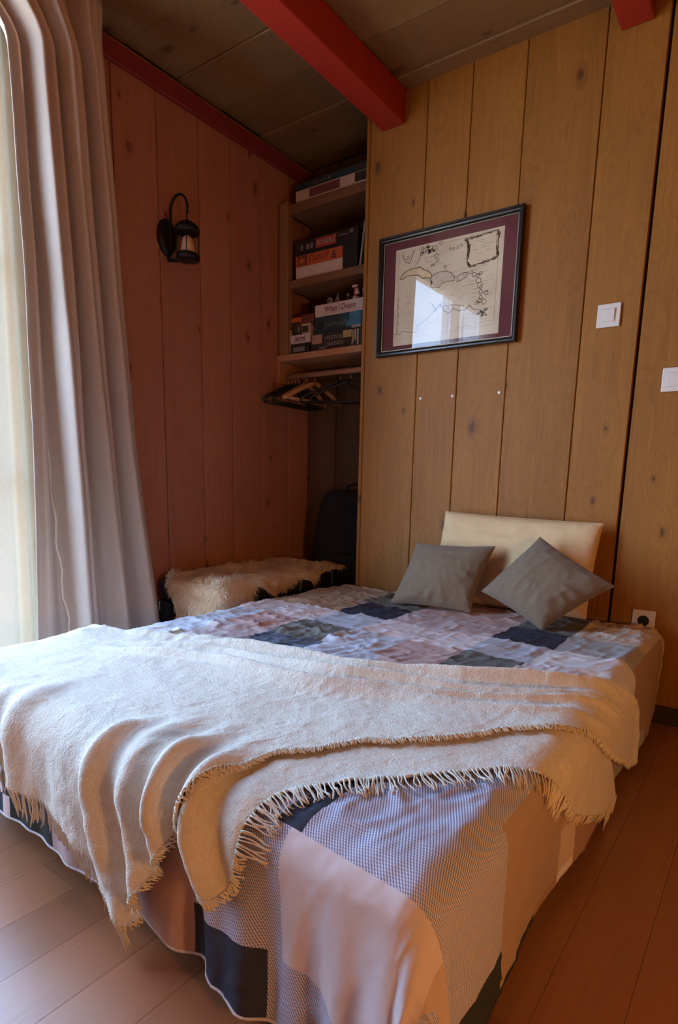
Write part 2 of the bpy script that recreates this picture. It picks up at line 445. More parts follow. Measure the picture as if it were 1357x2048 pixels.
# bedspread: patchwork of dyed cells laid out in the cloth's own flat coordinates (UV = metres)
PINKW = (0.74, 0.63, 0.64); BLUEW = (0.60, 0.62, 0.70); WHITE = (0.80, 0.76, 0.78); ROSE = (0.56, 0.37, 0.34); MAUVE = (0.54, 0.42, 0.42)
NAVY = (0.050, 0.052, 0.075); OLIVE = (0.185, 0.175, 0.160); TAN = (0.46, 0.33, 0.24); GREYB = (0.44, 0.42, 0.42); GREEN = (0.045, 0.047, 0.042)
HATCH = (0.66, 0.58, 0.60, 0.0); BROWN = (0.42, 0.27, 0.18); LBLUE = (0.50, 0.51, 0.58); STEEL = (0.13, 0.15, 0.20); SAND = (0.66, 0.54, 0.44)
U0, U1 = -2.3, 0.3
ROWS = [   # (from v, [(from u, colour)...]) from the hem at the foot to the head
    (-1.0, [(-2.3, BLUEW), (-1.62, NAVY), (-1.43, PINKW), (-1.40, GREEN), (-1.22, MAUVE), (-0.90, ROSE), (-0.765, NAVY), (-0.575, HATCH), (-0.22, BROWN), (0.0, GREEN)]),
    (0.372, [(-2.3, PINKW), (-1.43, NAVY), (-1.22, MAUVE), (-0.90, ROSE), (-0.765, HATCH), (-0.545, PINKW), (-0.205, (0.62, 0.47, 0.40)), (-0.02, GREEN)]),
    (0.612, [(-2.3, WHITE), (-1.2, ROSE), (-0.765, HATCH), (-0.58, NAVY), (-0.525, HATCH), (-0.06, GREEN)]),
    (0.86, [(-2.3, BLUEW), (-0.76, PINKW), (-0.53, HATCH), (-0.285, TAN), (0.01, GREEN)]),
    (1.06, [(-2.3, WHITE), (-1.2, PINKW), (-0.285, TAN), (0.0, BROWN)]),
    (1.19, [(-2.3, WHITE), (-1.60, TAN), (-1.575, WHITE), (-1.12, BLUEW), (-0.95, ROSE), (-0.76, OLIVE), (-0.555, MAUVE), (-0.30, ROSE), (-0.10, SAND), (0.0, WHITE)]),
    (1.285, [(-2.3, BLUEW), (-1.595, MAUVE), (-1.385, STEEL), (-1.145, BLUEW), (-0.925, ROSE), (-0.745, OLIVE), (-0.555, MAUVE), (-0.325, ROSE), (-0.20, BROWN)]),
    (1.475, [(-2.3, BLUEW), (-1.60, ROSE), (-1.40, OLIVE), (-1.165, BLUEW), (-0.955, ROSE), (-0.755, OLIVE), (-0.555, PINKW), (-0.32, ROSE), (-0.20, BROWN)]),
    (1.695, [(-2.3, PINKW), (-1.39, LBLUE), (-1.168, PINKW), (-0.748, LBLUE), (-0.55, WHITE), (-0.10, GREYB)]),
    (1.90, [(-2.3, BROWN), (-1.40, NAVY), (-1.168, MAUVE), (-0.748, NAVY), (-0.535, GREYB), (-0.285, BROWN), (-0.03, GREYB)]),
    (2.11, [(-2.3, BROWN), (-1.68, TAN), (-1.44, OLIVE), (-1.168, ROSE), (-0.748, OLIVE), (-0.535, SAND), (-0.285, BROWN)]),
    (2.405, [(-2.3, SAND), (-0.06, TAN)]),
]
def spread_mat():
    m, nt, b = new_mat('patchwork_cotton')
    uv = N(nt, 'ShaderNodeUVMap'); sp = N(nt, 'ShaderNodeSeparateXYZ'); nt.links.new(uv.outputs[0], sp.inputs[0])
    fac = N(nt, 'ShaderNodeMapRange'); fac.inputs[1].default_value = U0; fac.inputs[2].default_value = U1
    nt.links.new(sp.outputs[0], fac.inputs[0])
    col = alp = None
    for v0, cells in ROWS:
        r = ramp(nt, [((u - U0) / (U1 - U0), c) for u, c in cells] if len(cells) > 1 else [(0, cells[0][1]), (1, cells[0][1])], 'CONSTANT')
        nt.links.new(fac.outputs[0], r.inputs[0])
        if col is None: col, alp = r.outputs[0], r.outputs[1]
        else:
            g = mathn(nt, 'GREATER_THAN', sp.outputs[1], v0)
            col = mixc(nt, g, col, r.outputs[0])
            am = N(nt, 'ShaderNodeMix', data_type='FLOAT')
            nt.links.new(g, am.inputs[0]); nt.links.new(alp, am.inputs[2]); nt.links.new(r.outputs[1], am.inputs[3])
            alp = am.outputs[0]
    # fine two-tone weave where the cell's alpha is 0
    sc = 2 * math.pi / 0.0052
    a = mathn(nt, 'SINE', mathn(nt, 'MULTIPLY', mathn(nt, 'ADD', sp.outputs[0], mathn(nt, 'MULTIPLY', sp.outputs[1], 0.55)), sc))
    b2 = mathn(nt, 'SINE', mathn(nt, 'MULTIPLY', mathn(nt, 'SUBTRACT', sp.outputs[1], mathn(nt, 'MULTIPLY', sp.outputs[0], 0.3)), sc * 0.9))
    w = mathn(nt, 'GREATER_THAN', mathn(nt, 'ADD', mathn(nt, 'MULTIPLY', a, 1.0), mathn(nt, 'MULTIPLY', b2, 0.55)), -0.05)
    woven = mixc(nt, w, (0.23, 0.24, 0.38), (0.72, 0.68, 0.76))
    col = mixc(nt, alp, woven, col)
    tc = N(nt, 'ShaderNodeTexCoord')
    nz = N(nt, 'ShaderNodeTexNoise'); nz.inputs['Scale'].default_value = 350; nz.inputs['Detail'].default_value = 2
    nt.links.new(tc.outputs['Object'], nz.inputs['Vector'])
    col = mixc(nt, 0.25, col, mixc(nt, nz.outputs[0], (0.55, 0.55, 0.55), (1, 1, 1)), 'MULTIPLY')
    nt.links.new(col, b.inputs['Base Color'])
    b.inputs['Roughness'].default_value = 0.9; b.inputs['Specular IOR Level'].default_value = 0.12
    n2 = N(nt, 'ShaderNodeTexNoise'); n2.noise_type = 'RIDGED_MULTIFRACTAL'; n2.inputs['Scale'].default_value = 1; n2.inputs['Detail'].default_value = 3
    mp = N(nt, 'ShaderNodeMapping'); mp.inputs['Rotation'].default_value = (0, 0, 0.3); mp.inputs['Scale'].default_value = (26, 11, 14)
    nt.links.new(tc.outputs['Object'], mp.inputs[0]); nt.links.new(mp.outputs[0], n2.inputs['Vector'])
    bp = N(nt, 'ShaderNodeBump'); bp.inputs['Strength'].default_value = 0.30; bp.inputs['Distance'].default_value = 0.006
    nt.links.new(n2.outputs[0], bp.inputs['Height']); nt.links.new(bp.outputs[0], b.inputs['Normal'])
    return m
M['spread'] = spread_mat()
M['spread_hem'] = plain('white_overlock_hem', (0.66, 0.62, 0.66), 0.9, var=0.3, scale=120, spec=0.1)

# ------------------------------------------------------------------ room shell
def plank_wall(name, axis, bounds, plane, z0, z1, mat, side, gap=0.005, thick=0.02, gaps=None, ext=0.0):
    """vertical planks; axis 'x': wall in a y plane, room on side -y (side=-1)/+y; axis 'y': wall in an x plane"""
    lo, hi = bounds[0], bounds[-1]
    t0, t1 = plane - side * thick, plane - side * (thick + 0.03)
    a, b = min(t0, t1), max(t0, t1)
    if axis == 'x': w = box(name, lo - ext, hi + ext, a, b, z0 - 0.03, z1 + 0.03, M['backing'])
    else: w = box(name, a, b, lo - ext, hi + ext, z0 - 0.03, z1 + 0.03, M['backing'])
    struct(w)
    inv = Matrix.Translation(w.location).inverted()
    for i in range(len(bounds) - 1):
        g0 = (gaps or {}).get(i, gap) / 2; g1 = (gaps or {}).get(i + 1, gap) / 2
        p0, p1 = bounds[i] + g0, bounds[i + 1] - g1
        u = random.uniform(-0.0008, 0.0008)
        c, d = min(plane + u, t0), max(plane + u, t0)
        if axis == 'x': o = box('plank', p0, p1, c, d, z0 + 0.002, z1 - 0.002, mat, None, 0.0025)
        else: o = box('plank', c, d, p0, p1, z0 + 0.002, z1 - 0.002, mat, None, 0.0025)
        o.parent = w; o.matrix_parent_inverse = inv
    return w

# floor with laminate boards running towards the back wall
fl = struct(box('floor', XW - 0.4, XR + 0.06, YR - 0.06, YA + 0.06, ZF - 0.06, ZF - 0.013, M['backing']))
finv = Matrix.Translation(fl.location).inverted()
_bcache = {}
xx = XW + 0.001
ci = 0
while xx < XR - 0.02:
    w_ = min(0.131, XR - xx)
    y_ = YR + 0.001 - random.choice((0.0, 0.25, 0.5, 0.75))
    while y_ < YA:
        L = 1.08
        ya, yb = max(y_, YR + 0.001), min(y_ + L, YA - 0.001)
        if yb - ya > 0.02:
            key = (round(w_, 3), round(yb - ya, 3))
            if key not in _bcache:
                bm = bx(bmesh.new(), -w_ / 2 + 0.0004, w_ / 2 - 0.0004, -(yb - ya) / 2 + 0.0003, (yb - ya) / 2 - 0.0003, -0.013, 0, 0.0)
                o = obj('floor_board', bm, M['laminate']); _bcache[key] = o.data
            else:
                o = link(bpy.data.objects.new('floor_board', _bcache[key]))
            o.location = (xx + w_ / 2, (ya + yb) / 2, ZF)
            o.parent = fl; o.matrix_parent_inverse = finv
        y_ += L
    xx += w_; ci += 1

# ceiling boards running along the back wall
ce = struct(box('ceiling', XW - 0.4, XR + 0.06, YR - 0.06, YA + 0.06, ZC + 0.022, ZC + 0.06, M['backing']))
cinv = Matrix.Translation(ce.location).inverted()
cb = [YA, 2.72, 2.418, 2.167]
while cb[-1] > YR + 0.3: cb.append(cb[-1] - 0.25)
cb.append(YR)
for i in range(len(cb) - 1):
    u = (0.0, -0.004, 0.002, -0.003)[i % 4]
    o = box('ceiling_board', XW, XR, cb[i + 1] + 0.002, cb[i] - 0.002, ZC + u, ZC + 0.022, M['wood_ceiling'], None, 0.004)
    o.parent = ce; o.matrix_parent_inverse = cinv

# walls
ZWT = 1.60; YW0 = -0.55
plank_wall('wall_back', 'x', [-1.735, -1.713, -1.423, -1.220, -0.995, -0.705, -0.497, -0.215, 0.03, 0.29, 0.52, 0.80, 1.07, XR], YB, ZF, ZC, M['wood_back'], -1,
           gap=0.003, gaps={6: 0.011, 1: 0.003})
plank_wall('wall_left', 'y', [1.255, 1.39, 1.595, 1.805, 2.03, 2.223, 2.433, 2.653, YA + 0.03], XW, ZF, ZC, M['wood_left'], 1, gap=0.004)
plank_wall('wall_alcove', 'x', [XW, -2.12, -1.93, -1.72, -1.5, -1.28, -1.05, -0.9], YA, ZF, ZC, M['wood_alcove_shade'], -1, gap=0.004, ext=0.05)
plank_wall('wall_alcove_side', 'y', [2.56, 2.82], -0.92, ZF, ZC, M['wood_alcove_shade'], -1, ext=0.04)
_yy = [YR]
while _yy[-1] < YW0 - 0.1: _yy.append(_yy[-1] + 0.23)
_yy[-1] = YW0
plank_wall('wall_left_near', 'y', _yy, XW, ZF, ZC, M['wood_left'], 1)
_yy = [YR]
while _yy[-1] < YB - 0.3: _yy.append(_yy[-1] + 0.24)
_yy.append(YB)
plank_wall('wall_right', 'y', _yy, XR, ZF, ZC, M['wood_back'], -1)
_xx = [XW]
while _xx[-1] < XR - 0.3: _xx.append(_xx[-1] + 0.24)
_xx.append(XR)
plank_wall('wall_rear', 'x', _xx, YR, ZF, ZC, M['wood_back'], 1)
# masonry above the tall window, with its planks
plank_wall('wall_lintel', 'y', [YW0, -0.25, 0.05, 0.35, 0.65, 0.95, 1.255], XW, ZWT, ZC, M['wood_left'], 1)

# tall window in a deep plastered reveal
wr = bpy.data.objects.new('window_1', None); link(wr); struct(wr)
wr.location = (XW - 0.36, 0.65, ZF)
winv = Matrix.Translation(wr.location).inverted()
def wpart(o, parent=None):
    o.parent = parent or wr
    o.matrix_parent_inverse = winv if parent is None else Matrix.Translation(Vector(parent.location)).inverted() @ Matrix.Identity(4)
    return o
wpart(box('reveal', XW - 0.16, XW - 0.004, 1.255, 1.33, ZF, ZC, M['plaster']))
wpart(box('reveal', XW - 0.16, XW - 0.004, YW0 - 0.075, YW0, ZF, ZC, M['plaster']))
wpart(box('reveal', XW - 0.16, XW - 0.052, YW0, 1.255, ZWT, ZC, M['plaster']))
wpart(box('sill', XW - 0.16, XW - 0.002, YW0, 1.255, ZF - 0.05, ZF + 0.03, M['white_paint']))
xg = XW - 0.115
for y0, y1 in ((YW0, YW0 + 0.06), (1.195, 1.255)):
    wpart(box('window_frame', xg - 0.03, xg + 0.03, y0, y1, ZF + 0.03, ZWT, M['white_paint'], None, 0.004))
for z0, z1 in ((ZF + 0.03, ZF + 0.10), (ZWT - 0.06, ZWT)):
    wpart(box('window_frame', xg - 0.03, xg + 0.03, YW0 + 0.06, 1.195, z0, z1, M['white_paint'], None, 0.004))
for y0 in (0.05,):
    wpart(box('mullion', xg - 0.03, xg + 0.03, y0, y0 + 0.045, ZF + 0.10, ZWT - 0.06, M['white_paint'], None, 0.004))
for (y0, y1) in ((YW0 + 0.06, 0.05), (0.095, 1.195)):
    for k in range(3):
        zz0 = ZF + 0.10 + k * (ZWT - 0.06 - ZF - 0.10) / 3; zz1 = zz0 + (ZWT - 0.06 - ZF - 0.10) / 3
        wpart(box('window_pane', xg - 0.002, xg + 0.002, y0, y1, zz0 + 0.012, zz1 - 0.012, M['pane']))
        if k: wpart(box('glazing_bar', xg - 0.015, xg + 0.015, y0, y1, zz0 - 0.012, zz0 + 0.012, M['white_paint'], None, 0.003))

# painted rail along the top of the left wall
t1 = struct(box('trim_1', XW + 0.001, XW + 0.022, 1.0, YA - 0.001, 1.584, 1.656, M['trim_red'], None, 0.004))
# baseboard along the back wall
struct(box('baseboard_back', -1.735, XR - 0.001, YB - 0.014, YB - 0.001, ZF + 0.001, ZF + 0.07, M['backing'], None, 0.003))

# beams
def beam(x0, x1, z0, label):
    c = Vector(((x0 + x1) / 2, (YR + YB) / 2, ZC - 0.004))
    bm = bx(bmesh.new(), x0 - c.x, x1 - c.x, YR + 0.002 - c.y, YB - 0.002 - c.y, z0 - c.z, 0, 0.006, 2)
    o = obj('ceiling_beam', bm, M['beam_red'], loc=c)
    return tag(o, label, 'beam')
beam(-1.646, -1.532, 1.541, 'thick red painted ceiling beam ending at the wall above the alcove corner')
beam(-0.660, -0.552, 1.578, 'red ceiling beam end showing at the top right above the light switch')

# ------------------------------------------------------------------ curtain
def make_curtain():
    root = thing('curtain', 'heavy beige linen curtain hanging in soft pleats beside the bright window', 'curtain', (XW + 0.12, 1.3, ZF + 0.02))
    ns, nz = 240, 90
    s = np.linspace(0, 1, ns)[:, None]; z = np.linspace(1.655, -0.84, nz)[None, :]
    h = (1.655 - z) / 2.5                       # 0 at the rail, 1 at the hem
    yl = 1.150 + 0.015 * np.sin(h * 3.0) - 0.05 * h ** 2 - 0.20 * sstep(0.10, 0.0, h) + 0 * s
    yr = 1.452 + 0.02 * np.sin(h * 6) * (1 - h) + 0.20 * h ** 1.6 + 0.015 * sstep(0.06, 0.0, h)
    y = yl + (yr - yl) * (s + 0.015 * np.sin(2 * np.pi * (3 * s + 0.4 * h)))
    ph = s + 0.035 * np.sin(3.1 * h + 2.0) * np.sin(np.pi * s)
    bp_ = 2 * np.pi * (3.4 * ph + 0.10)
    big = (np.sin(bp_ + 0.55 * np.sin(bp_)) + 0.22 * np.sin(2 * bp_ + 1)) * (0.052 - 0.006 * h)
    mid = np.sin(2 * np.pi * (7.1 * ph + 0.3 + 0.25 * h)) * (0.012 * np.exp(-2.5 * h) + 0.006)
    gather = np.sin(2 * np.pi * 13 * s) * 0.008 * sstep(0.10, 0.0, h)
    x = XW + 0.060 + 0.075 * sstep(0.0, 0.45, s) + big * (0.35 + 0.65 * sstep(0.02, 0.3, s)) + mid + gather + 0.010 * (vn(s * 6, h * 9, 2) - 0.5)
    zz = z + 0 * s + 0.012 * np.sin(2 * np.pi * 6.5 * s) * sstep(0.03, 0.0, h)
    P = np.stack([x + 0 * z, y, zz], -1)
    P = P - np.array(root.location)
    o = grid_obj('panel', P, M['curtain'], root)
    md = o.modifiers.new('thickness', 'SOLIDIFY'); md.thickness = 0.003
    # wavy stitched hem line close to the leading edge
    bm = bmesh.new()
    k = 26
    pts = []
    for j in range(3, nz, 1):
        kk = int(k + 40 * (j / nz) + 1.3 * math.sin(j * 0.9))
        p = P[kk, j]
        pts.append((p[0] + 0.004, p[1] - 0.003, p[2]))
    tube(bm, pts, 0.0042, 6)
    obj('hem_stitching', bm, M['cord'], root, True)
    # rail and rings
    bm = tube(bmesh.new(), [(0.0, -1.75, 2.525), (0.0, 0.12, 2.525)], 0.010, 10)
    obj('curtain_rail', bm, M['iron'], root, True)
make_curtain()

# white voile over the near half of the window (mirrored in the picture glass) and a white lining panel added by the reveal to tone down the window
def hung(name, label, mat, y0, y1, x, pleats, amp, ns, splay=0.0):
    root = thing(name, label, 'curtain', (x, (y0 + y1) / 2, ZF + 0.03))
    nz = 30
    s = np.linspace(0, 1, ns)[:, None]; z = np.linspace(ZWT - 0.012, -0.85, nz)[None, :]
    y = y0 + (y1 - y0) * s + 0 * z - splay * (1 - s) * (ZWT - z) / 2.4
    xx_ = x + amp * np.sin(2 * np.pi * pleats * s + 1.5 * np.sin(9 * s)) * (0.55 + 0.45 * (ZWT - z) / 2.2) + 0.4 * amp * np.sin(2 * np.pi * pleats * 0.37 * s)
    P = np.stack([xx_, y, z + 0 * s], -1) - np.array(root.location)
    grid_obj('panel', P, mat, root)
    h = (y1 - y0) / 2
    obj('curtain_rod', tube(bmesh.new(), [(0, -h, ZWT - ZF - 0.042), (0, h, ZWT - ZF - 0.042)], 0.006, 8), M['white_paint'], root, True)
hung('voile_curtain', 'sheer white window curtain mirrored as pale streaks in the picture glass', M['voile'], YW0 + 0.02, 0.47, XW - 0.045, 9, 0.022, 240)
hung('added_lining_curtain', 'white lining panel added at the far left edge to hold back the window glare', M['lining'], 1.095, 1.245, XW - 0.045, 3.2, 0.014, 90, 0.16)

# ------------------------------------------------------------------ bed
def gmap(e, r):
    """sharp-corner overhang distance -> arc length from the start of the rounded edge"""
    return np.where(e < -r, 0.0, np.where(e < r, (e + r) * math.pi / 4, r * math.pi / 2 + (e - r)))

def drape(u, v, rect, ztop, r, lift, flare=0.10, zfloor=None, wr=None):
    """lay flat cloth coordinates (u, v) over a box; lift = distance off the box along the surface normal"""
    x0, x1, y0, y1 = rect
    u = np.asarray(u, float); v = np.asarray(v, float)
    ex = np.where(u > (x0 + x1) / 2, u - x1, x0 - u); sx = np.where(u > (x0 + x1) / 2, 1.0, -1.0)
    ey = np.where(v > (y0 + y1) / 2, np.minimum(v - y1, -r), y0 - v); sy = np.where(v > (y0 + y1) / 2, 1.0, -1.0)
    dx = gmap(ex, r); dy = gmap(ey, r)
    d = np.hypot(dx, dy)
    dd = np.maximum(d, 1e-9)
    nx, ny = sx * dx / dd, sy * dy / dd
    cx = np.clip(u, x0 + r, x1 - r); cy = np.clip(v, y0 + r, y1 if False else 1e9)
    ang = np.minimum(d / r, math.pi / 2)
    drop = np.maximum(d - r * math.pi / 2, 0)
    fl = flare if not callable(flare) else flare(u, v, dx, dy)
    out = r * np.sin(ang) + fl * drop
    zz = ztop - r * (1 - np.cos(ang)) - drop * np.sqrt(np.maximum(1 - np.asarray(fl) ** 2, 0.2))
    L = lift if wr is None else lift + wr
    px = cx + nx * (out + L * np.sin(ang)); py = cy + ny * (out + L * np.sin(ang)); pz = zz + L * np.cos(ang)
    if zfloor is not None:
        under = np.maximum(zfloor - pz, 0)
        px = px + nx * under * 0.8; py = py + ny * under * 0.8
        pz = np.maximum(pz, zfloor + 0.004 * vn(u * 40, v * 40, 1))
    return np.stack([px, py, pz], -1)

NEAR = [(-2.1, .50), (-1.75, .51), (-1.45, .505), (-1.3, .465), (-1.14, .435), (-1.02, .395), (-.88, .32), (-.83, .40), (-.775, .49), (-.73, .58), (-.705, .67), (-.70, .755),
        (-.657, .81), (-.6, .905), (-.555, .935), (-.47, 1.026), (-.41, 1.126), (-.335, 1.205), (-.285, 1.29), (-.22, 1.40), (-.155, 1.51), (-.08, 1.67), (-.015, 1.80)]
FAR = [(-2.1, 1.0), (-1.77, 1.06), (-1.6, 1.115), (-1.45, 1.18), (-1.29, 1.24), (-1.2, 1.26), (-1.1, 1.27), (-1.05, 1.275), (-1.0, 1.28), (-.95, 1.285), (-.92, 1.288), (-.88, 1.295),
       (-.83, 1.31), (-.75, 1.35), (-.68, 1.38), (-.6, 1.405), (-.5, 1.45), (-.41, 1.50), (-.35, 1.55), (-.28, 1.63), (-.20, 1.76), (-.10, 1.83), (-.01, 1.85)]
NEAR2 = [(-.755, .57), (-.715, .50), (-.675, .462), (-.635, .485), (-.615, .56), (-.607, .63), (-.592, .70), (-.535, .772), (-.456, .856), (-.377, .953), (-.308, 1.02), (-.23, 1.10), (-.175, 1.17), (-.125, 1.225), (-.05, 1.38), (.02, 1.55)]
FAR2 = [(-.83, .72), (-.82, .76), (-.80, .82), (-.77, .87), (-.74, .92), (-.71, .97), (-.68, 1.0), (-.62, 1.05), (-.55, 1.10), (-.47, 1.17), (-.38, 1.24), (-.32, 1.32), (-.25, 1.41), (-.17, 1.50), (-.06, 1.60), (.025, 1.66)]

BRECT = (BX0, BX1, BY0, BY1)
RB = 0.055
def bed_flare(u, v, dx, dy):
    corner = np.minimum(dx, dy) / np.maximum(np.hypot(dx, dy), 1e-6)      # 0 on the sides, .7 on the diagonal
    th = np.arctan2(dy, dx)
    return 0.01 + corner * 0.30 + 0.12 * corner * np.sin(th * 6 + 0.6)

def spread_wr(u, v):
    on_top = sstep(0.0, 0.10, v - BY0) * sstep(0.0, 0.06, BX1 - u)
    a = 1.28
    p = u * math.cos(a) + v * math.sin(a); q = -u * math.sin(a) + v * math.cos(a)
    qq = q + 0.05 * vn(p * 5, q * 5, 5)
    h = 0.011 * crease(p * 4.2, qq * 12, 1) + 0.009 * crease(p * 8, qq * 22, 2) + 0.006 * crease(p * 15 + 3, qq * 34 + 0.8 * vn(u * 20, v * 20, 6), 3) + 0.004 * crease(q * 14, p * 26, 6)
    h = 0.85 * h * (0.70 + 0.5 * sstep(0.3, 0.7, vn(u * 3.2, v * 3.2, 4)))
    # diagonal pulls across the middle of the bed
    h += 0.007 * np.exp(-((v - 1.55 - 0.5 * (u + 1.25)) / 0.02) ** 2) * sstep(0.20, 0.05, np.abs(u + 1.25))
    h += 0.006 * np.exp(-((v - 1.42 - 0.5 * (u + 1.25)) / 0.018) ** 2) * sstep(0.16, 0.03, np.abs(u + 1.20))
    h += 0.010 * np.exp(-((v - 1.64 - 0.6 * (u + 0.5)) / 0.016) ** 2) * sstep(0.2, 0.03, np.abs(u + 0.5))
    fe = np.interp(u, [p[0] for p in FAR], [p[1] for p in FAR]); ne = np.interp(u, [-2.1, -.91, -.9, -.7, -.6, -.45, -.31, -.2, 0], [-1, -1, .2, .5, .68, .86, 1.02, 1.12, 1.4])
    under = sstep(fe + 0.0, fe - 0.07, v) * sstep(ne - 0.03, ne + 0.05, v)
    h = h * (0.25 + 0.75 * on_top) * (1 - 0.85 * under)
    # hanging folds at the foot
    hang = sstep(0.02, 0.30, BY0 - v)
    h += hang * (0.35 + 0.65 * sstep(-0.85, -0.7, u)) * (0.016 * np.sin(u * 30 + 2.2 * np.sin(u * 7) + 3 * (v - 0.3)) + 0.007 * np.sin(u * 71 + 1.0))
    side = sstep(0.05, 0.35, u - BX1)
    h += side * 0.010 * np.sin(v * 9 + 1.2)
    return h

def hem_foot(u):
    return np.interp(u, [-2.1, -1.41, -1.1, -0.88, -0.7, -0.6, -0.3, 0.1], [0.33, 0.318, 0.303, 0.292, 0.275, 0.26, 0.25, 0.25])

bed = thing('bed', 'low double bed under a patchwork cover against the plank wall', 'bed', ((BX0 + BX1) / 2, (BY0 + BY1) / 2, ZF))
bc = bed.location
def bedpart(name, x0, x1, y0, y1, z0, z1, mat, bev=0.0, seg=2):
    return obj(name, bx(bmesh.new(), x0 - bc.x, x1 - bc.x, y0 - bc.y, y1 - bc.y, z0 - bc.z, z1 - bc.z, bev, seg), mat, bed)
bedpart('mattress', BX0 + 0.012, BX1 - 0.012, BY0 + 0.012, BY1 - 0.006, -0.70, ZBED - 0.012, M['mattress'], 0.05, 3)
bedpart('base', BX0 + 0.03, BX1 - 0.03, BY0 + 0.03, BY1 - 0.01, -0.80, -0.701, M['bed_frame'], 0.01)
for x in (BX0 + 0.09, BX1 - 0.09):
    for y in (BY0 + 0.14, BY1 - 0.08):
        bedpart('leg', x - 0.03, x + 0.03, y - 0.03, y + 0.03, ZF + 0.001, -0.801, M['bed_frame'], 0.004)

def make_spread():
    nu, nv = 340, 330
    uu = np.linspace(BX0 - 0.27, BX1 + 0.315, nu)[:, None]
    t = np.linspace(0, 1, nv)[None, :]
    v0 = hem_foot(uu)
    # right-hand side: hem rises a little between the foot and the middle
    V = v0 + (BY1 - 0.004 - v0) * t
    U = uu + 0 * t
    rag = 0.006 * (vn(U * 60, V * 60, 6) - 0.5)
    P = drape(U, V, BRECT, ZBED, RB, 0.002, bed_flare, ZF + 0.006, spread_wr(U, V) + rag * 0)
    # slight skew of the printed grid where the cloth was pulled at the foot
    uvu = U + 0.0; uvv = V + 0.10 * (U + 0.42) * sstep(1.0, 0.62, V) * sstep(-0.9, -0.5, U) + 0.55 * np.maximum(U + 0.5, 0) * sstep(0.60, 0.40, V) * sstep(-0.02, -0.16, U)
    root = thing('bedspread', 'patchwork cotton bedspread in rose, grey, navy and white squares on bed', 'bedspread', (bc.x, bc.y, ZBED))
    loc = np.array(root.location)
    o = grid_obj('cover', P - loc, M['spread'], root, np.stack([uvu, uvv], -1))
    md = o.modifiers.new('thickness', 'SOLIDIFY'); md.thickness = 0.0025; md.offset = -1
    # overlocked edge along the foot: little loops
    bm = bmesh.new()
    E = P[:, 0] - loc
    pts = [tuple(E[i]) for i in range(0, nu, 2)]
    tube(bm, pts, 0.003, 5)
    o = obj('hem', bm, M['spread_hem'], root, True)
    return root
spread = make_spread()

# ------------------------------------------------------------------ throw blanket
def curve(pts, n):
    pts = np.array(pts, float)
    seg = np.arange(len(pts))
    t = np.linspace(0, len(pts) - 1, n)
    i = np.clip(np.floor(t).astype(int), 0, len(pts) - 2); f = (t - i)[:, None]
    p0 = pts[np.clip(i - 1, 0, None)]; p1 = pts[i]; p2 = pts[i + 1]; p3 = pts[np.clip(i + 2, None, len(pts) - 1)]
    return 0.5 * ((2 * p1) + (-p0 + p2) * f + (2 * p0 - 5 * p1 + 4 * p2 - p3) * f ** 2 + (-p0 + 3 * p1 - 3 * p2 + p3) * f ** 3)

def throw_flare(u, v, dx, dy):
    return bed_flare(u, v, dx, dy)

def throw_wr(u, v):
    h = 0.006 * (vn(u * 7, v * 7, 1) - 0.3) + 0.003 * vn(u * 22, v * 22, 2) + 0.0015 * vn(u * 60, v * 60, 3)
    # long soft folds parallel to the far edge
    fe = np.interp(u, [p[0] for p in FAR], [p[1] for p in FAR])
    q = fe - v
    m = sstep(-1.65, -1.2, u) * sstep(-0.15, -0.4, u)
    for c, w, a in ((0.055, 0.016, 0.034), (0.125, 0.018, 0.032), (0.19, 0.016, 0.027), (0.26, 0.024, 0.018)):
        cc = c + 0.02 * np.sin(u * 4 + c * 30) + 0.03 * (vn(u * 3, c * 20, 3) - 0.5)
        h = h + a * m * np.exp(-((q - cc) / w) ** 2) * (0.4 + 0.9 * vn(u * 3.0, c * 30, 5))
    h = h + 0.010 * sstep(0.03, 0.0, np.abs(q))
    # hump at the bed's left edge
    h = h + 0.012 * np.exp(-((u + 1.76) / 0.08) ** 2) * np.exp(-((v - 1.02) / 0.06) ** 2)
    # folds running down over the foot edge
    st = -0.30 + 0.30 * vn(u * 7.5, 0 * u, 3)
    hang = sstep(st, st + 0.30, BY0 - v) * sstep(-0.55, -0.75, u)
    sl = u + 0.32 * (v - 0.6)
    h = h + hang * (0.004 + 0.020 * vn(sl * 7, v * 4, 6)) * (1 + np.sin(sl * 54 + 2.4 * np.sin(sl * 8) + 1.5 * vn(sl * 4, v * 5, 7))) + hang * 0.010 * vn(u * 22, v * 9, 4) + hang * 0.004 * vn(u * 45, v * 40, 5)
    return h

def layer(name, near, far, nu, nv, lift, root, sag=0.0):
    n = curve(near, nu); f = curve(far, nu)
    t = np.linspace(0, 1, nv)[None, :, None]
    F = n[:, None, :] * (1 - t) + f[:, None, :] * t
    U, V = F[..., 0], F[..., 1]
    jag = 0.004 * (vn(np.arange(nu) * 0.55, 0 * np.arange(nu), 2) - 0.5)[:, None] * (1 - t[..., 0]) ** 8
    V = V + jag
    base = np.maximum(spread_wr(U, V) * 0.65, 0) + lift + throw_wr(U, V)
    if sag: base = base + sag
    P = drape(U, V, BRECT, ZBED, RB, 0.0, throw_flare, ZF + 0.02, base)
    o = grid_obj(name, P - np.array(root.location), M['throw'], root)
    md = o.modifiers.new('thickness', 'SOLIDIFY'); md.thickness = 0.004; md.offset = -1
    return n, f

def surf(u, v, lift):
    u = np.asarray(u); v = np.asarray(v)
    return drape(u, v, BRECT, ZBED, RB, 0.0, throw_flare, ZF + 0.012, np.maximum(spread_wr(u, v) * 0.65, 0) + lift + throw_wr(u, v))

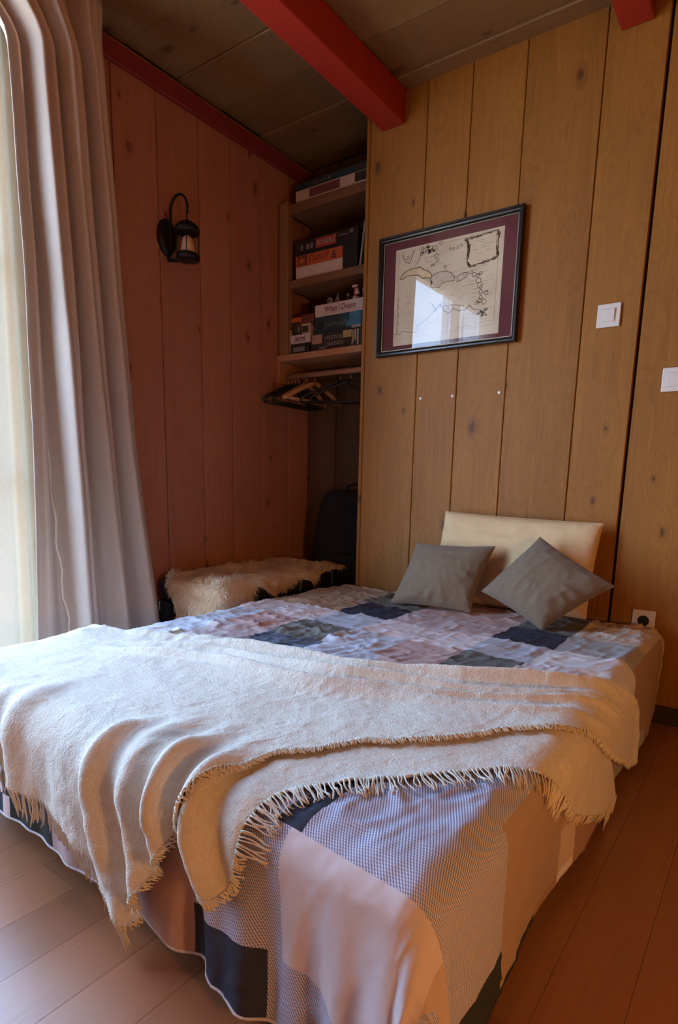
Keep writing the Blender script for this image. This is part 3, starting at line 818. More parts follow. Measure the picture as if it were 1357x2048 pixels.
def strands(bm, starts, lift0, lift1, r, n=6, loc=(0, 0, 0)):
    """starts: list of (u, v, du, dv, curl, phase); yarn strands lying on the cloth surface"""
    for (u, v, du, dv, curl, ph) in starts:
        t = np.linspace(0, 1, n)
        nrm = math.hypot(du, dv) + 1e-9
        wob = curl * np.sin(t * 4.0 + ph) * t
        uu = u + du * t - dv / nrm * wob; vv = v + dv * t + du / nrm * wob
        P = surf(uu, vv, lift0 + (lift1 - lift0) * t) - np.array(loc)
        tube(bm, [tuple(p) for p in P], [r] * (n - 1) + [r * 0.6], 4, True)

def make_throw():
    root = thing('throw_blanket', 'cream wool throw with fringed ends folded double across the foot of the bed', 'blanket', (-1.0, 0.9, ZBED))
    loc = root.location
    n2, f2 = layer('lower_layer', NEAR2, FAR2, 200, 60, 0.013, root)
    n1, f1 = layer('upper_layer', NEAR, FAR, 420, 130, 0.025, root)
    R = random.Random(5)
    # long fringe hanging from the foot hem
    bm = bmesh.new(); S = []
    for i in range(len(n1)):
        u, v = n1[i]
        if -1.72 < u < -0.87 and v < 0.5:
            for _ in range(2):
                S.append((u + R.uniform(-.003, .003), v + 0.004, R.uniform(-.012, .012), -R.uniform(.045, .07), R.uniform(-.008, .008), R.uniform(0, 6)))
    strands(bm, S, 0.025, 0.014, 0.0019, 7, loc)
    tag(obj('foot_fringe', bm, M['fringe'], root, True), kind='stuff')
    # short frayed edge of the upper layer
    bm = bmesh.new(); S = []
    for i in range(len(n1) - 1):
        u, v = n1[i]
        if u > -0.90 and not (v < 0.29):
            tx, ty = n1[i + 1] - n1[i]
            L = math.hypot(tx, ty) + 1e-9
            for _ in range(3):
                k = R.random()
                ln = R.uniform(.006, .016); sk = R.uniform(-.012, .012)
                S.append((u + tx * k, v + ty * k, ty / L * ln + sk * tx / L, -tx / L * ln + sk * ty / L, R.uniform(-.003, .003), R.uniform(0, 6)))
    strands(bm, S, 0.026, 0.021, 0.0013, 4, loc)
    tag(obj('frayed_edge', bm, M['fringe'], root, True), kind='stuff')
    # long fringe of the lower layer, fanned out on the bed
    bm = bmesh.new(); S = []
    for i in range(len(n2) - 1):
        u, v = n2[i]
        tx, ty = n2[i + 1] - n2[i]
        L = math.hypot(tx, ty) + 1e-9
        if i < 3 or L < 1e-5: continue
        if u < -0.612 and v < 0.55: cnt, ln0 = 2, 0.018
        elif u > -0.2: cnt, ln0 = 1, 0.022
        else: cnt, ln0 = (2 if math.sin(i * 0.41) > -0.2 else 1), 0.048
        bunch = 0.012 * math.sin(i * 0.7) + 0.015 * math.sin(i * 0.23 + 1)
        for _ in range(cnt):
            k = R.random(); ln = ln0 * R.uniform(.7, 1.15)
            sk = bunch + R.uniform(-.008, .008) - 0.008
            if ln0 < 0.05: sk *= 0.3
            S.append((u + tx * k, v + ty * k, ty / L * ln + sk * tx / L, -tx / L * ln + sk * ty / L, R.uniform(-.009, .009), R.uniform(0, 6)))
    strands(bm, S, 0.014, 0.007, 0.0015, 7, loc)
    # hem at the right-hand end of the lower layer hangs a fringe too
    S = []
    e0, e1 = np.array(NEAR2[-1]), np.array(FAR2[-1])
    for i in range(90):
        k = R.random(); p = e0 + (e1 - e0) * k
        S.append((p[0] - .004, p[1], R.uniform(.03, .055), R.uniform(-.010, .006), R.uniform(-.006, .006), R.uniform(0, 6)))
    strands(bm, S, 0.014, 0.009, 0.0016, 6, loc)
    tag(obj('long_fringe', bm, M['fringe'], root, True), kind='stuff')
    # right-hand end of the upper layer, short fuzz
    bm = bmesh.new(); S = []
    e0, e1 = np.array(NEAR[-1]), np.array(FAR[-1])
    for i in range(50):
        k = R.random(); p = e0 + (e1 - e0) * k
        S.append((p[0] - .003, p[1], R.uniform(.008, .02), R.uniform(-.006, .006), 0.002, R.uniform(0, 6)))
    strands(bm, S, 0.026, 0.021, 0.0014, 4, loc)
    tag(obj('end_fringe', bm, M['fringe'], root, True), kind='stuff')
make_throw()

# ------------------------------------------------------------------ pillow and cushions
def cushion(name, label, cat, TL, TR, BL, BR, T, mat, seed, bow=0.05, pw=2.4, ex=0.55, wr=0.007):
    TL, TR, BL, BR = map(np.array, (TL, TR, BL, BR))
    c = (TL + TR + BL + BR) / 4
    o_ = thing(name, label, cat, tuple(c[:2]) + (min(BL[2], BR[2], TL[2], TR[2]),))
    n = 72
    a = np.linspace(-1, 1, n)[:, None]; b = np.linspace(-1, 1, n)[None, :]
    # denser near the seams
    a = np.sin(a * math.pi / 2); b = np.sin(b * math.pi / 2)
    A = a * (1 - bow * (1 - b ** 2)); B = b * (1 - bow * (1 - a ** 2))
    s = (A + 1) / 2; t = (B + 1) / 2
    base = (BL[None, None] * ((1 - s) * (1 - t))[..., None] + BR * (s * (1 - t))[..., None] + TL * ((1 - s) * t)[..., None] + TR * (s * t)[..., None])
    nrm = np.cross(BR - BL, TL - BL); nrm = nrm / np.linalg.norm(nrm)      # towards the camera side
    if nrm[1] > 0: nrm = -nrm
    prof = (np.clip(1 - np.abs(a) ** pw, 0, 1) * np.clip(1 - np.abs(b) ** pw, 0, 1)) ** ex
    k = np.arange(n)
    wrn = wr * (ridge(a * 2.2 + 5, b * 3.4 + 3, seed) - 0.5) + wr * 0.6 * (ridge(a * 5 + b * 2, b * 5 - a, seed + 1) - 0.4)
    # gathers radiating from the seams
    ang = np.arctan2(b, a + 1e-6); rad = np.maximum(np.abs(a), np.abs(b))
    wrn = wrn + wr * (0.25 + 0.9 * sstep(0.2, -0.8, b)) * sstep(0.55, 0.95, rad) * np.sin(ang * 13 + seed + 1.5 * np.sin(ang * 4)) * (1 - rad ** 8)
    front = base + nrm * ((T * prof + wrn * prof ** 0.5)[..., None])
    back = base - nrm * ((T * 0.8 * prof)[..., None])
    loc = np.array(o_.location)
    V = np.concatenate([front.reshape(-1, 3), back.reshape(-1, 3)]) - loc
    f = grid_faces(n, n)
    F = np.concatenate([f, f[:, ::-1] + n * n])
    me = bpy.data.meshes.new('cover')
    me.from_pydata(V.tolist(), [], F.tolist())
    bm = bmesh.new(); bm.from_mesh(me); bmesh.ops.remove_doubles(bm, verts=bm.verts[:], dist=1e-5)
    bmesh.ops.recalc_face_normals(bm, faces=bm.faces[:])
    bpy.data.meshes.remove(me)
    obj('cover', bm, mat, o_, True)
    # piped seam round the edge
    idx = [(i, 0) for i in range(0, n, 3)] + [(n - 1, j) for j in range(0, n, 3)] + [(i, n - 1) for i in range(n - 1, -1, -3)] + [(0, j) for j in range(n - 1, -1, -3)]
    bm = tube(bmesh.new(), [tuple(base[i, j] - loc) for i, j in idx if True][:-1], 0.0022, 5)
    obj('seam', bm, mat, o_, True)
    return o_

cushion('pillow', 'large cream pillow leaning upright against the plank wall at the bed head', 'pillow',
        (-1.205, 2.435, -0.112), (-0.542, 2.445, -0.128), (-1.240, 2.385, -0.500), (-0.557, 2.385, -0.494), 0.055, M['pillow'], 2, bow=0.02, pw=5.0, ex=0.5, wr=0.008)
cushion('cushion', 'square olive grey cushion leaning in front of the pillow, nearer the alcove', 'cushion',
        (-1.272, 2.300, -0.250), (-0.918, 2.315, -0.236), (-1.305, 2.155, -0.496), (-0.960, 2.20, -0.497), 0.066, M['cushion'], 4, bow=0.06)
cushion('cushion', 'olive grey cushion standing on one corner like a diamond, nearer the wall socket', 'cushion',
        (-0.915, 2.20, -0.405), (-0.739, 2.315, -0.186), (-0.640, 2.11, -0.500), (-0.440, 2.25, -0.335), 0.075, M['cushion'], 6, bow=0.05)

# ------------------------------------------------------------------ trunk, sheepskin, bag
TX0, TX1, TY0, TY1, TZ = -2.305, -1.885, 1.705, 2.60, -0.450
def make_trunk():
    root = thing('trunk', 'black travel trunk with steel fittings between the bed and the left wall', 'trunk', ((TX0 + TX1) / 2, (TY0 + TY1) / 2, ZF + 0.001))
    c = root.location
    def P(name, x0, x1, y0, y1, z0, z1, m, bev=0.0, par=None):
        return obj(name, bx(bmesh.new(), x0 - c.x, x1 - c.x, y0 - c.y, y1 - c.y, z0 - c.z, z1 - c.z, bev, 2), m, par or root)
    P('body', TX0, TX1, TY0, TY1, ZF + 0.002, -0.555, M['trunk'], 0.008)
    P('lid', TX0, TX1, TY0, TY1, -0.552, TZ, M['trunk'], 0.026)
    for y in (1.92, 2.36):
        l = P('latch', TX1, TX1 + 0.008, y - 0.018, y + 0.018, -0.59, -0.505, M['trunk_metal'], 0.002)
        P('latch_loop', TX1 + 0.008, TX1 + 0.014, y - 0.009, y + 0.009, -0.56, -0.53, M['trunk_metal'], 0.002, l)
    for y in (2.02, 2.24, 2.50):
        P('strap', TX1, TX1 + 0.004, y - 0.006, y + 0.006, -0.86, -0.46, M['trunk_metal'], 0.001)
    for x in (TX0, TX1):
        for y in (TY0, TY1):
            for z0, z1 in ((-0.60, -0.556), (ZF + 0.002, ZF + 0.05)):
                P('corner_fitting', x - 0.02 * (x > -2) - 0.002, x + 0.02 * (x < -2) + 0.002, y - 0.02 * (y > 2) - 0.002, y + 0.02 * (y < 2) + 0.002, z0, z1, M['trunk_metal'], 0.003)
make_trunk()

def make_sheepskin():
    root = thing('sheepskin', 'shaggy cream sheepskin rug draped over the black trunk', 'sheepskin', ((TX0 + TX1) / 2, (TY0 + TY1) / 2, TZ))
    loc = np.array(root.location)
    rect = (TX0, TX1, TY0, TY1); r = 0.03
    def hem_long(v):
        return np.interp(v, [1.5, 1.775, 1.84, 1.875, 1.90, 1.95, 1.985, 2.04, 2.12, 2.18, 2.26, 2.33, 2.40, 2.48, 2.6], [.30, .30, .30, .22, .03, .015, .045, .075, .045, .012, .025, .035, .01, .0, .0])
    def hem_end(u):
        return np.interp(u, [-2.31, -2.22, -2.16, -2.10, -1.8], [-.05, -.02, .10, .30, .30])
    nu, nv = 70, 110
    t = np.linspace(0, 1, nu)[:, None]; w = np.linspace(0, 1, nv)[None, :]
    V0 = TY0 - 0.30 + (TY1 - 0.004 - TY0 + 0.30) * w + 0 * t
    ur = TX1 + hem_long(V0); U = TX0 + 0.004 + (ur - TX0 - 0.004) * t
    V = np.maximum(V0, TY0 - hem_end(U))
    P = drape(U, V, rect, TZ, r, 0.006, 0.06, None, 0.010 * vn(U * 12, V * 12, 3))
    o = grid_obj('hide', P - loc, M['fleece_skin'], root)
    # wool: ribbons rooted on the hide
    R = np.random.RandomState(11)
    n = 24000
    a = R.rand(n) ** 0.85; b = R.rand(n)
    fi = np.clip((a * (nu - 1)), 0, nu - 1.001); fj = np.clip(b * (nv - 1), 0, nv - 1.001)
    i = fi.astype(int); j = fj.astype(int); du = (fi - i)[:, None]; dv = (fj - j)[:, None]
    root_p = P[i, j] * (1 - du) * (1 - dv) + P[i + 1, j] * du * (1 - dv) + P[i, j + 1] * (1 - du) * dv + P[i + 1, j + 1] * du * dv
    e1 = P[i + 1, j] - P[i, j]; e2 = P[i, j + 1] - P[i, j]
    nn = np.cross(e1, e2); nn /= (np.linalg.norm(nn, axis=1, keepdims=True) + 1e-9)
    cen = np.array([(TX0 + TX1) / 2, (TY0 + TY1) / 2, TZ - 0.3])
    nn *= np.sign(((root_p - cen) * nn).sum(1, keepdims=True))
    clump = np.stack([vn(root_p[:, 0] * 22, root_p[:, 1] * 22 + root_p[:, 2] * 22, 1), vn(root_p[:, 0] * 22, root_p[:, 1] * 22 + root_p[:, 2] * 22, 2), vn(root_p[:, 1] * 22, root_p[:, 2] * 22, 4)], 1) - 0.5
    L = (0.024 + 0.016 * R.rand(n))[:, None]
    d0 = nn * 0.55 + clump * 0.8 + (R.rand(n, 3) - 0.5) * 0.4 + np.array([0.25, -0.15, -0.25])
    d0 /= np.linalg.norm(d0, axis=1, keepdims=True)
    d1 = d0 + clump * 1.3 + np.array([0, 0, -0.95]); d1 /= np.linalg.norm(d1, axis=1, keepdims=True)
    side = np.cross(d0, R.rand(n, 3) - 0.5); side /= (np.linalg.norm(side, axis=1, keepdims=True) + 1e-9)
    wd = (0.0008 + 0.0008 * R.rand(n))[:, None]
    p0 = root_p; p1 = p0 + d0 * L * 0.5; p2 = p1 + d1 * L * 0.35; p3 = p2 + (d1 + clump * 0.8 + np.array([0, 0, -.3])) * L * 0.25
    for p in (p1, p2, p3):                                # keep wool off the trunk's own volume and the wall
        p[:, 0] = np.maximum(p[:, 0], XW + 0.006)
        inside_top = (p[:, 0] < TX1) & (p[:, 1] > TY0)
        p[inside_top, 2] = np.maximum(p[inside_top, 2], TZ + 0.004)
    V_ = np.stack([p0 - side * wd, p0 + side * wd, p1 - side * wd, p1 + side * wd, p2 - side * wd * .8, p2 + side * wd * .8, p3], 1)
    base = (np.arange(n) * 7)[:, None]
    quads = np.concatenate([base + np.array([[0, 1, 3, 2]]), base + np.array([[2, 3, 5, 4]])]).tolist()
    tris = (base + np.array([[4, 5, 6]])).tolist()
    o = mesh_obj('wool', (V_.reshape(-1, 3) - loc).tolist(), quads + tris, M['wool'], root)
    tag(o, kind='stuff')
make_sheepskin()

def make_bag():
    root = thing('bag', 'dark navy upright bag standing in the alcove behind the trunk', 'bag', (-1.90, 2.715, ZF + 0.001))
    bm = bmesh.new()
    prof = [(0.0, .27, .075), (0.03, .285, .082), (0.3, .28, .082), (0.6, .255, .078), (0.76, .215, .068), (0.82, .19, .055), (0.848, .15, .035), (0.852, 0.08, .012)]
    rings = []
    for z, a, b in prof:
        ring = []
        for k in range(32):
            th = 2 * math.pi * k / 32
            cx = math.copysign(abs(math.cos(th)) ** 0.35, math.cos(th)); sy = math.copysign(abs(math.sin(th)) ** 0.5, math.sin(th))
            ring.append(bm.verts.new((cx * a, sy * b, z)))
        rings.append(ring)
    for r0, r1 in zip(rings, rings[1:]):
        for k in range(32): bm.faces.new((r0[k], r0[(k + 1) % 32], r1[(k + 1) % 32], r1[k]))
    bm.faces.new(rings[0][::-1]); bm.faces.new(rings[-1])
    obj('body', bm, M['navy'], root, True)
    obj('front_pocket', bx(bmesh.new(), -.16, .16, -.094, -.076, .1, .5, .012, 2), M['navy'], root)
    obj('handle', tube(bmesh.new(), [(-.05, 0, .845), (-.045, 0, .872), (0, 0, .882), (.045, 0, .872), (.05, 0, .845)], .007, 8), M['navy'], root, True)
make_bag()

# ------------------------------------------------------------------ alcove shelves, rod, hangers
def make_shelf():
    root = thing('shelf_unit', 'rough pine shelves built into the dark alcove with a clothes rod below', 'shelf', (-1.7, 2.68, ZF))
    c = root.location
    def P(name, x0, x1, y0, y1, z0, z1, m, bev=0.002, par=None):
        q = Vector(((x0 + x1) / 2, (y0 + y1) / 2, (z0 + z1) / 2))
        bm = bx(bmesh.new(), x0 - q.x, x1 - q.x, y0 - q.y, y1 - q.y, z0 - q.z, z1 - q.z, bev)
        return obj(name, bm, m, par or root, loc=q - c)
    P('post', -2.312, -2.252, 2.55, 2.59, 0.674, 1.418, M['wood_post'])
    P('post', -1.02, -0.96, 2.55, 2.59, 0.674, 1.418, M['wood_post'])
    P('shelf_board', XW + 0.001, -0.945, 2.546, YA - 0.006, 0.641, 0.673, M['wood_shelf_lit'])
    P('shelf_board', -2.250, -1.022, 2.552, YA - 0.006, 1.000, 1.038, M['wood_shelf_shade'])
    P('shelf_board', -2.250, -1.022, 2.552, YA - 0.006, 1.358, 1.400, M['wood_shelf_shade'])
    P('bracket', XW + 0.001, XW + 0.024, 2.55, 2.665, 0.53, 0.6405, M['wood_shelf_lit'])
    obj('clothes_rod', tube(bmesh.new(), [Vector((XW + 0.024, 2.60, 0.567)) - c, Vector((-0.946, 2.60, 0.567)) - c], 0.0135, 14), M['wood_shelf_lit'], root, True)
make_shelf()
ROD = (2.60, 0.567)

def hanger(kind, x, rot, label, group, tilt=0.0, drop=0.0):
    """wooden bar hanger or thin black hanger: hook, shoulders, bar; hangs from the rod"""
    root = thing('coat_hanger', label, 'hanger', (x, ROD[0], ROD[1] + 0.0135), rot, group)
    wd = 0.205
    hook = []
    for k in range(11):
        a = math.radians(-50 + 230 * k / 10)
        hook.append((0.0155 * math.cos(a), 0, -0.0125 + 0.0155 * math.sin(a)))
    hook = hook[::-1]
    hook = hook + [(0.004, 0, -0.036), (0, 0, -0.062)]
    hk = [(-p[0] if i < 0 else p[0], p[1], p[2]) for i, p in enumerate(hook)]
    obj('hook', tube(bmesh.new(), [(0, p[0], p[2]) if False else (0.0 + p[1], p[0], p[2]) for p in hk], 0.0018, 6), M['metal'], root, True)
    if kind == 'wood':
        m = M['hanger_wood']
        for s in (-1, 1):
            pts = [(s * wd * t, 0.012 * t * t, -0.060 - 0.095 * t ** 1.25) for t in (0, .15, .35, .55, .75, .92, 1.0)]
            obj('shoulder', tube(bmesh.new(), pts, [.0105, .012, .012, .012, .012, .012, .009], 8), m, root, True)
        obj('bar', tube(bmesh.new(), [(-wd * .93, .008, -0.150), (wd * .93, .008, -0.150)], 0.006, 8), m, root, True)
    else:
        m = M['plastic_black']
        for s in (-1, 1):
            pts = [(s * wd * t, 0, -0.060 - 0.085 * t ** 1.15) for t in (0, .2, .5, .8, .95)] + [(s * wd * 1.02, 0, -0.150), (s * wd * .98, 0, -0.165)]
            obj('shoulder', tube(bmesh.new(), pts, [.010, .007, .007, .007, .007, .007, .006], 7), m, root, True)
        obj('bar', tube(bmesh.new(), [(-wd * .98, 0, -0.167), (wd * .98, 0, -0.167)], 0.006, 7), m, root, True)
    return root
HD = math.pi / 2
hang_specs = [
    ('black', -2.285, HD + .06), ('black', -2.258, HD - .05), ('black', -2.232, HD + .10), ('black', -2.205, HD + .02),
    ('wood', -2.150, HD + .10), ('wood', -2.095, HD - .15)]
for i, (k, x, r) in enumerate(hang_specs):
    if k == 'black':
        hanger(k, x, r, ['black plastic hanger nearest the left wall on the clothes rod', 'second black plastic hanger from the left wall on the clothes rod', 'third black plastic hanger from the left wall on the clothes rod', 'black plastic hanger just left of the pale wooden hangers'][i], 'hangers bunched on the rod')
    else:
        hanger(k, x, r, ['pale wooden hanger hanging right beside the bunch of black hangers', 'pale wooden hanger with the clearest triangle, last before the empty stretch of rod'][i - 4], 'hangers bunched on the rod')
hanger('black', -1.930, HD - 1.05, 'black hanger turned towards the room, left of the two by the partition', None)
hanger('black', -1.862, HD - 1.05, 'black hanger turned towards the room, right of the two by the partition', None)

# ------------------------------------------------------------------ lettering helper
def text_obj(name, s, size, mat, parent, loc, xscale=1.0, shear=0.0, mode='front', bold=0.0):
    cu = bpy.data.curves.new('txt', 'FONT'); cu.body = s; cu.size = size
    cu.align_x = 'CENTER'; cu.align_y = 'CENTER'; cu.shear = shear; cu.resolution_u = 3; cu.offset = bold
    to = bpy.data.objects.new('txt', cu); COL.objects.link(to)
    dg = bpy.context.evaluated_depsgraph_get(); dg.update()
    me = bpy.data.meshes.new_from_object(to.evaluated_get(dg))
    bpy.data.objects.remove(to); bpy.data.curves.remove(cu)
    me.name = name; me.materials.clear(); me.materials.append(mat)
    o = bpy.data.objects.new(name, me); link(o, parent)
    o.location = loc; o.rotation_euler = (math.pi / 2, 0, 0); o.scale = (xscale, 1, 1)
    return o

# ------------------------------------------------------------------ boxes and small things on the shelves
def card(name, c, rough=0.5, var=0.12, scale=40):
    k = 'card_' + name
    if k not in M: M[k] = plain('card_' + name, c, rough, var=var, scale=scale)
    return M[k]
C_BLACK = card('black', (0.018, 0.018, 0.020)); C_WHITE = card('white', (0.72, 0.60, 0.56)); C_ORANGE = card('orange', (0.58, 0.13, 0.035))
C_RED = card('red', (0.42, 0.06, 0.045)); C_TEAL = card('teal', (0.02, 0.085, 0.13), var=0.7, scale=18); C_DKTEAL = card('dark_teal', (0.022, 0.045, 0.055), var=0.5, scale=25)
C_DARK = card('dark_brown', (0.045, 0.030, 0.026), var=0.4); C_CREAM = card('cream', (0.62, 0.47, 0.38)); C_MAROON = card('maroon', (0.17, 0.045, 0.040))
C_YEL = card('ochre', (0.52, 0.38, 0.16), var=0.35, scale=25); C_PINK = card('dusty_pink', (0.46, 0.25, 0.19)); C_GREY = card('mid_grey', (0.20, 0.19, 0.18), var=0.3)
C_INK = card('ink_red_brown', (0.16, 0.04, 0.04)); C_GREEN = card('bottle_green', (0.06, 0.15, 0.10)); C_PALE = card('pale_text', (0.40, 0.36, 0.32)); C_BLUE = card('sea_blue', (0.05, 0.22, 0.34), var=0.4, scale=30)
C_GLOSSW = card('white_plastic', (0.66, 0.58, 0.54), 0.35)

YF = 2.562
def game_box(name, label, cat, x0, x1, z0, z1, mat, dep=0.18, yf=YF, lid=None, split=None, group=None):
    root = thing(name, label, cat, ((x0 + x1) / 2, yf + dep / 2, z0), 0, group)
    hx = (x1 - x0) / 2; h = z1 - z0
    if split:
        obj('base', bx(bmesh.new(), -hx + .0015, hx - .0015, -dep / 2 + .0015, dep / 2 - .0015, 0, h * split, .001), mat, root)
        obj('lid', bx(bmesh.new(), -hx, hx, -dep / 2, dep / 2, h * split + .0004, h, .0012), lid or mat, root)
    else:
        obj('base', bx(bmesh.new(), -hx + .0015, hx - .0015, -dep / 2 + .0015, dep / 2 - .0015, 0, h * 0.16, .001), mat, root)
        obj('lid', bx(bmesh.new(), -hx, hx, -dep / 2, dep / 2, h * 0.16 + .0004, h, .0012), lid or mat, root)
    return root, hx, h, -dep / 2 - .0006
def patch(root, name, x0, x1, z0, z1, yf, mat, t=.0005):
    return obj(name, bx(bmesh.new(), x0, x1, yf - t, yf + .0004, z0, z1), mat, root)

S1, S2, S3 = 0.673, 1.038, 1.400
# middle shelf
r, hx, h, yf = game_box('game_box', 'board game box with orange lid and white base, under the flat black box', 'game box', -2.208, -1.906, S2, S2 + .112, C_WHITE, .19, lid=C_ORANGE, split=.52)
text_obj('lettering', 'DiXiT', .040, C_INK, r, (.005, yf - .0004, .086), 1.35)
patch(r, 'picture_patch', -.135, -.075, .064, .108, yf, C_INK); patch(r, 'picture_patch', -.125, -.088, .072, .098, yf - .0006, C_ORANGE)
for a, b in ((.098, .030), (.098, .022), (.098, .014)): patch(r, 'figure_print', a - b / 2, a + b / 2, .064 + .012 * (.030 - b) / .008, .074 + .012 * (.030 - b) / .008, yf, C_INK)
r, hx, h, yf = game_box('game_box', 'flat black word game box with red name panel, on the orange game box', 'game box', -2.207, -1.815, S2 + .113, S2 + .180, C_BLACK, .19)
patch(r, 'name_panel', -.062, .066, .016, .060, yf, C_RED)
text_obj('lettering', 'SCRABBLE', .028, C_PALE, r, (.002, yf - .0012, .038), .90, bold=.0006)
for x, w_ in ((-.155, .016), (-.115, .020), (-.09, .018)): patch(r, 'tile_print', x - w_ / 2, x + w_ / 2, .022, .046, yf, C_GREY)
patch(r, 'fine_print', .08, .135, .044, .049, yf, C_GREY); patch(r, 'tile_print', .148, .168, .046, .064, yf, C_GREY)
r, hx, h, yf = game_box('storage_box', 'plain black box supporting the right end of the flat black game box', 'box', -1.899, -1.815, S2, S2 + .111, C_BLACK, .17)
bk = thing('book', 'thin dark green book leaning beside the partition on the middle shelf', 'book', (-1.800, 2.655, S2 + .001))
bk.rotation_euler = (0, math.radians(7), 0)
obj('cover', bx(bmesh.new(), -.006, .006, -.09, .09, 0, .20, .001), C_GREEN, bk)
obj('pages', bx(bmesh.new(), -.0045, .0045, -.092, .086, .003, .197), C_PALE, bk)
# top shelf
r, hx, h, yf = game_box('game_box', 'long flat box with cream and maroon panels lying on the top shelf', 'game box', -2.210, -1.72, S3, S3 + .056, C_CREAM, .2)
patch(r, 'panel_print', -.155, .035, .012, .050, yf, C_MAROON); patch(r, 'panel_print', .125, .24, .012, .052, yf, C_DARK)
r, hx, h, yf = game_box('game_box', 'thin dark mottled box lying on the cream and maroon box', 'game box', -2.208, -1.73, S3 + .057, S3 + .088, C_DKTEAL, .2)
R_ = random.Random(4)
for k in range(14):
    x = -.2 + .4 * R_.random(); patch(r, 'tile_print', x, x + .012, .008 + .004 * R_.random(), .018 + .006 * R_.random(), yf - .0001 * k, R_.choice((C_GREY, C_MAROON, C_DARK)))
# lower shelf, left stack
r, hx, h, yf = game_box('game_box', 'dark box at the bottom of the small left stack on the lower shelf', 'game box', -2.240, -2.112, S1, S1 + .051, C_BLACK, .16)
patch(r, 'panel_print', -.045, .035, .010, .034, yf, C_GREY)
r, hx, h, yf = game_box('game_box', 'small white box with brushed lettering in the left stack on the lower shelf', 'game box', -2.238, -2.105, S1 + .052, S1 + .095, C_WHITE, .16)
text_obj('lettering', 'Jenga', .034, C_INK, r, (-.004, yf - .0004, .024), 1.0, .3, bold=.0006)
obj('underline', tube(bmesh.new(), [(-.02, yf, .008), (.01, yf, .0065), (.035, yf, .010)], .0012, 5), C_INK, r)
r, hx, h, yf = game_box('card_box', 'small dark card box standing on the white lettered box, at left', 'box', -2.226, -2.168, S1 + .096, S1 + .142, C_DARK, .11)
patch(r, 'panel_print', .008, .024, .012, .036, yf, C_GREY)
r, hx, h, yf = game_box('card_box', 'small beige edged card box standing on the white lettered box, at right', 'box', -2.162, -2.108, S1 + .096, S1 + .145, C_CREAM, .11)
patch(r, 'panel_print', -.022, .018, .006, .038, yf, C_DARK)
r, hx, h, yf = game_box('card_box', 'small orange box on top of the dark card box in the left stack', 'box', -2.236, -2.166, S1 + .143, S1 + .182, C_ORANGE, .11)
patch(r, 'panel_print', -.028, .030, 0, .016, yf, C_DARK)
r, hx, h, yf = game_box('card_box', 'dark maroon box on top of the beige edged card box', 'box', -2.160, -2.082, S1 + .146, S1 + .190, C_MAROON, .11)
# thin white upright card beside the left stack
tag(box('card', -2.2475, -2.2445, YF + .004, YF + .12, S1 + .001, S1 + .125, C_WHITE, None, .0004), 'thin pale upright card between the post and the left stack of boxes', 'card')
# lower shelf, main stack
r, hx, h, yf = game_box('game_box', 'dark and ochre illustrated box at the bottom of the main stack on the lower shelf', 'game box', -2.098, -1.775, S1, S1 + .083, C_DARK, .19)
patch(r, 'picture_patch', -.155, -.088, .036, .079, yf, C_PINK); patch(r, 'picture_patch', .045, .098, .048, .081, yf, C_YEL)
patch(r, 'figure_print', .104, .112, .02, .078, yf - .0003, C_YEL); patch(r, 'figure_print', .118, .126, .03, .08, yf - .0003, C_CREAM); patch(r, 'figure_print', .132, .142, .006, .08, yf - .0003, C_YEL)
patch(r, 'figure_print', .100, .106, .008, .03, yf - .0005, C_PALE)
text_obj('lettering', 'MYSTICK', .026, C_PALE, r, (-.012, yf - .0004, .056), 1.05)
text_obj('lettering', 'JANNEX', .026, C_PALE, r, (-.004, yf - .0004, .027), 1.1)
for x in (-.10, -.085, -.07): patch(r, 'star_print', x - .004, x + .004, .008, .017, yf, C_PALE)
patch(r, 'letter_print', -.148, -.142, .058, .068, yf - .0006, C_INK)
r, hx, h, yf = game_box('game_box', 'deep blue game box under the white lettered box in the main stack', 'game box', -2.074, -1.772, S1 + .084, S1 + .164, C_DKTEAL, .19)
patch(r, 'sea_print', .05, .14, .014, .078, yf, C_BLUE); patch(r, 'sea_print', .02, .07, .040, .078, yf - .0003, C_TEAL)
text_obj('lettering', 'CATHALIS', .030, C_GREY, r, (-.015, yf - .0009, .036), 1.0)
patch(r, 'picture_patch', -.135, -.095, .018, .058, yf, C_BLACK)
patch(r, 'foam_print', .085, .140, .004, .017, yf - .0012, C_PALE)
r, hx, h, yf = game_box('game_box', 'white game box with dark script title on top of the main stack', 'game box', -2.074, -1.770, S1 + .165, S1 + .222, C_WHITE, .19)
text_obj('lettering', 'When I Dream', .040, C_INK, r, (.005, yf - .0004, .029), .80, .35, bold=.0004)
ZT = S1 + .2225
# little things on the white box
tk = thing('token', 'small round brass token propped on the white box', 'token', (-2.000, YF + .03, ZT))
obj('disc', tube(bmesh.new(), [(0, -.004, .021), (0, .004, .021)], .015, 18), C_PALE, tk, True)
obj('rim', lathe(bmesh.new(), [(.008, 0), (.011, .003), (.006, .007)], 12), C_GREY, tk, True)
obj('centre', tube(bmesh.new(), [(0, -.0052, .021), (0, -.0045, .021)], .007, 14), C_DARK, tk, True)
py = thing('pyramid', 'small grey glass pyramid standing on the white box', 'ornament', (-1.955, YF + .035, ZT))
bm = bmesh.new(); q = [bm.verts.new(p) for p in ((-.016, -.014, 0), (.016, -.014, 0), (.014, .014, 0), (-.014, .014, 0), (.002, 0, .052))]
bm.faces.new(q[:4][::-1]); [bm.faces.new((q[k], q[(k + 1) % 4], q[4])) for k in range(4)]
obj('body', bm, C_GREY, py)
obj('edge', tube(bmesh.new(), [(.016, -.0145, 0), (.002, -.001, .052)], .0016, 6), C_PALE, py)
kn = thing('figure', 'small dark game figure standing on the white box', 'figurine', (-1.902, YF + .05, ZT))
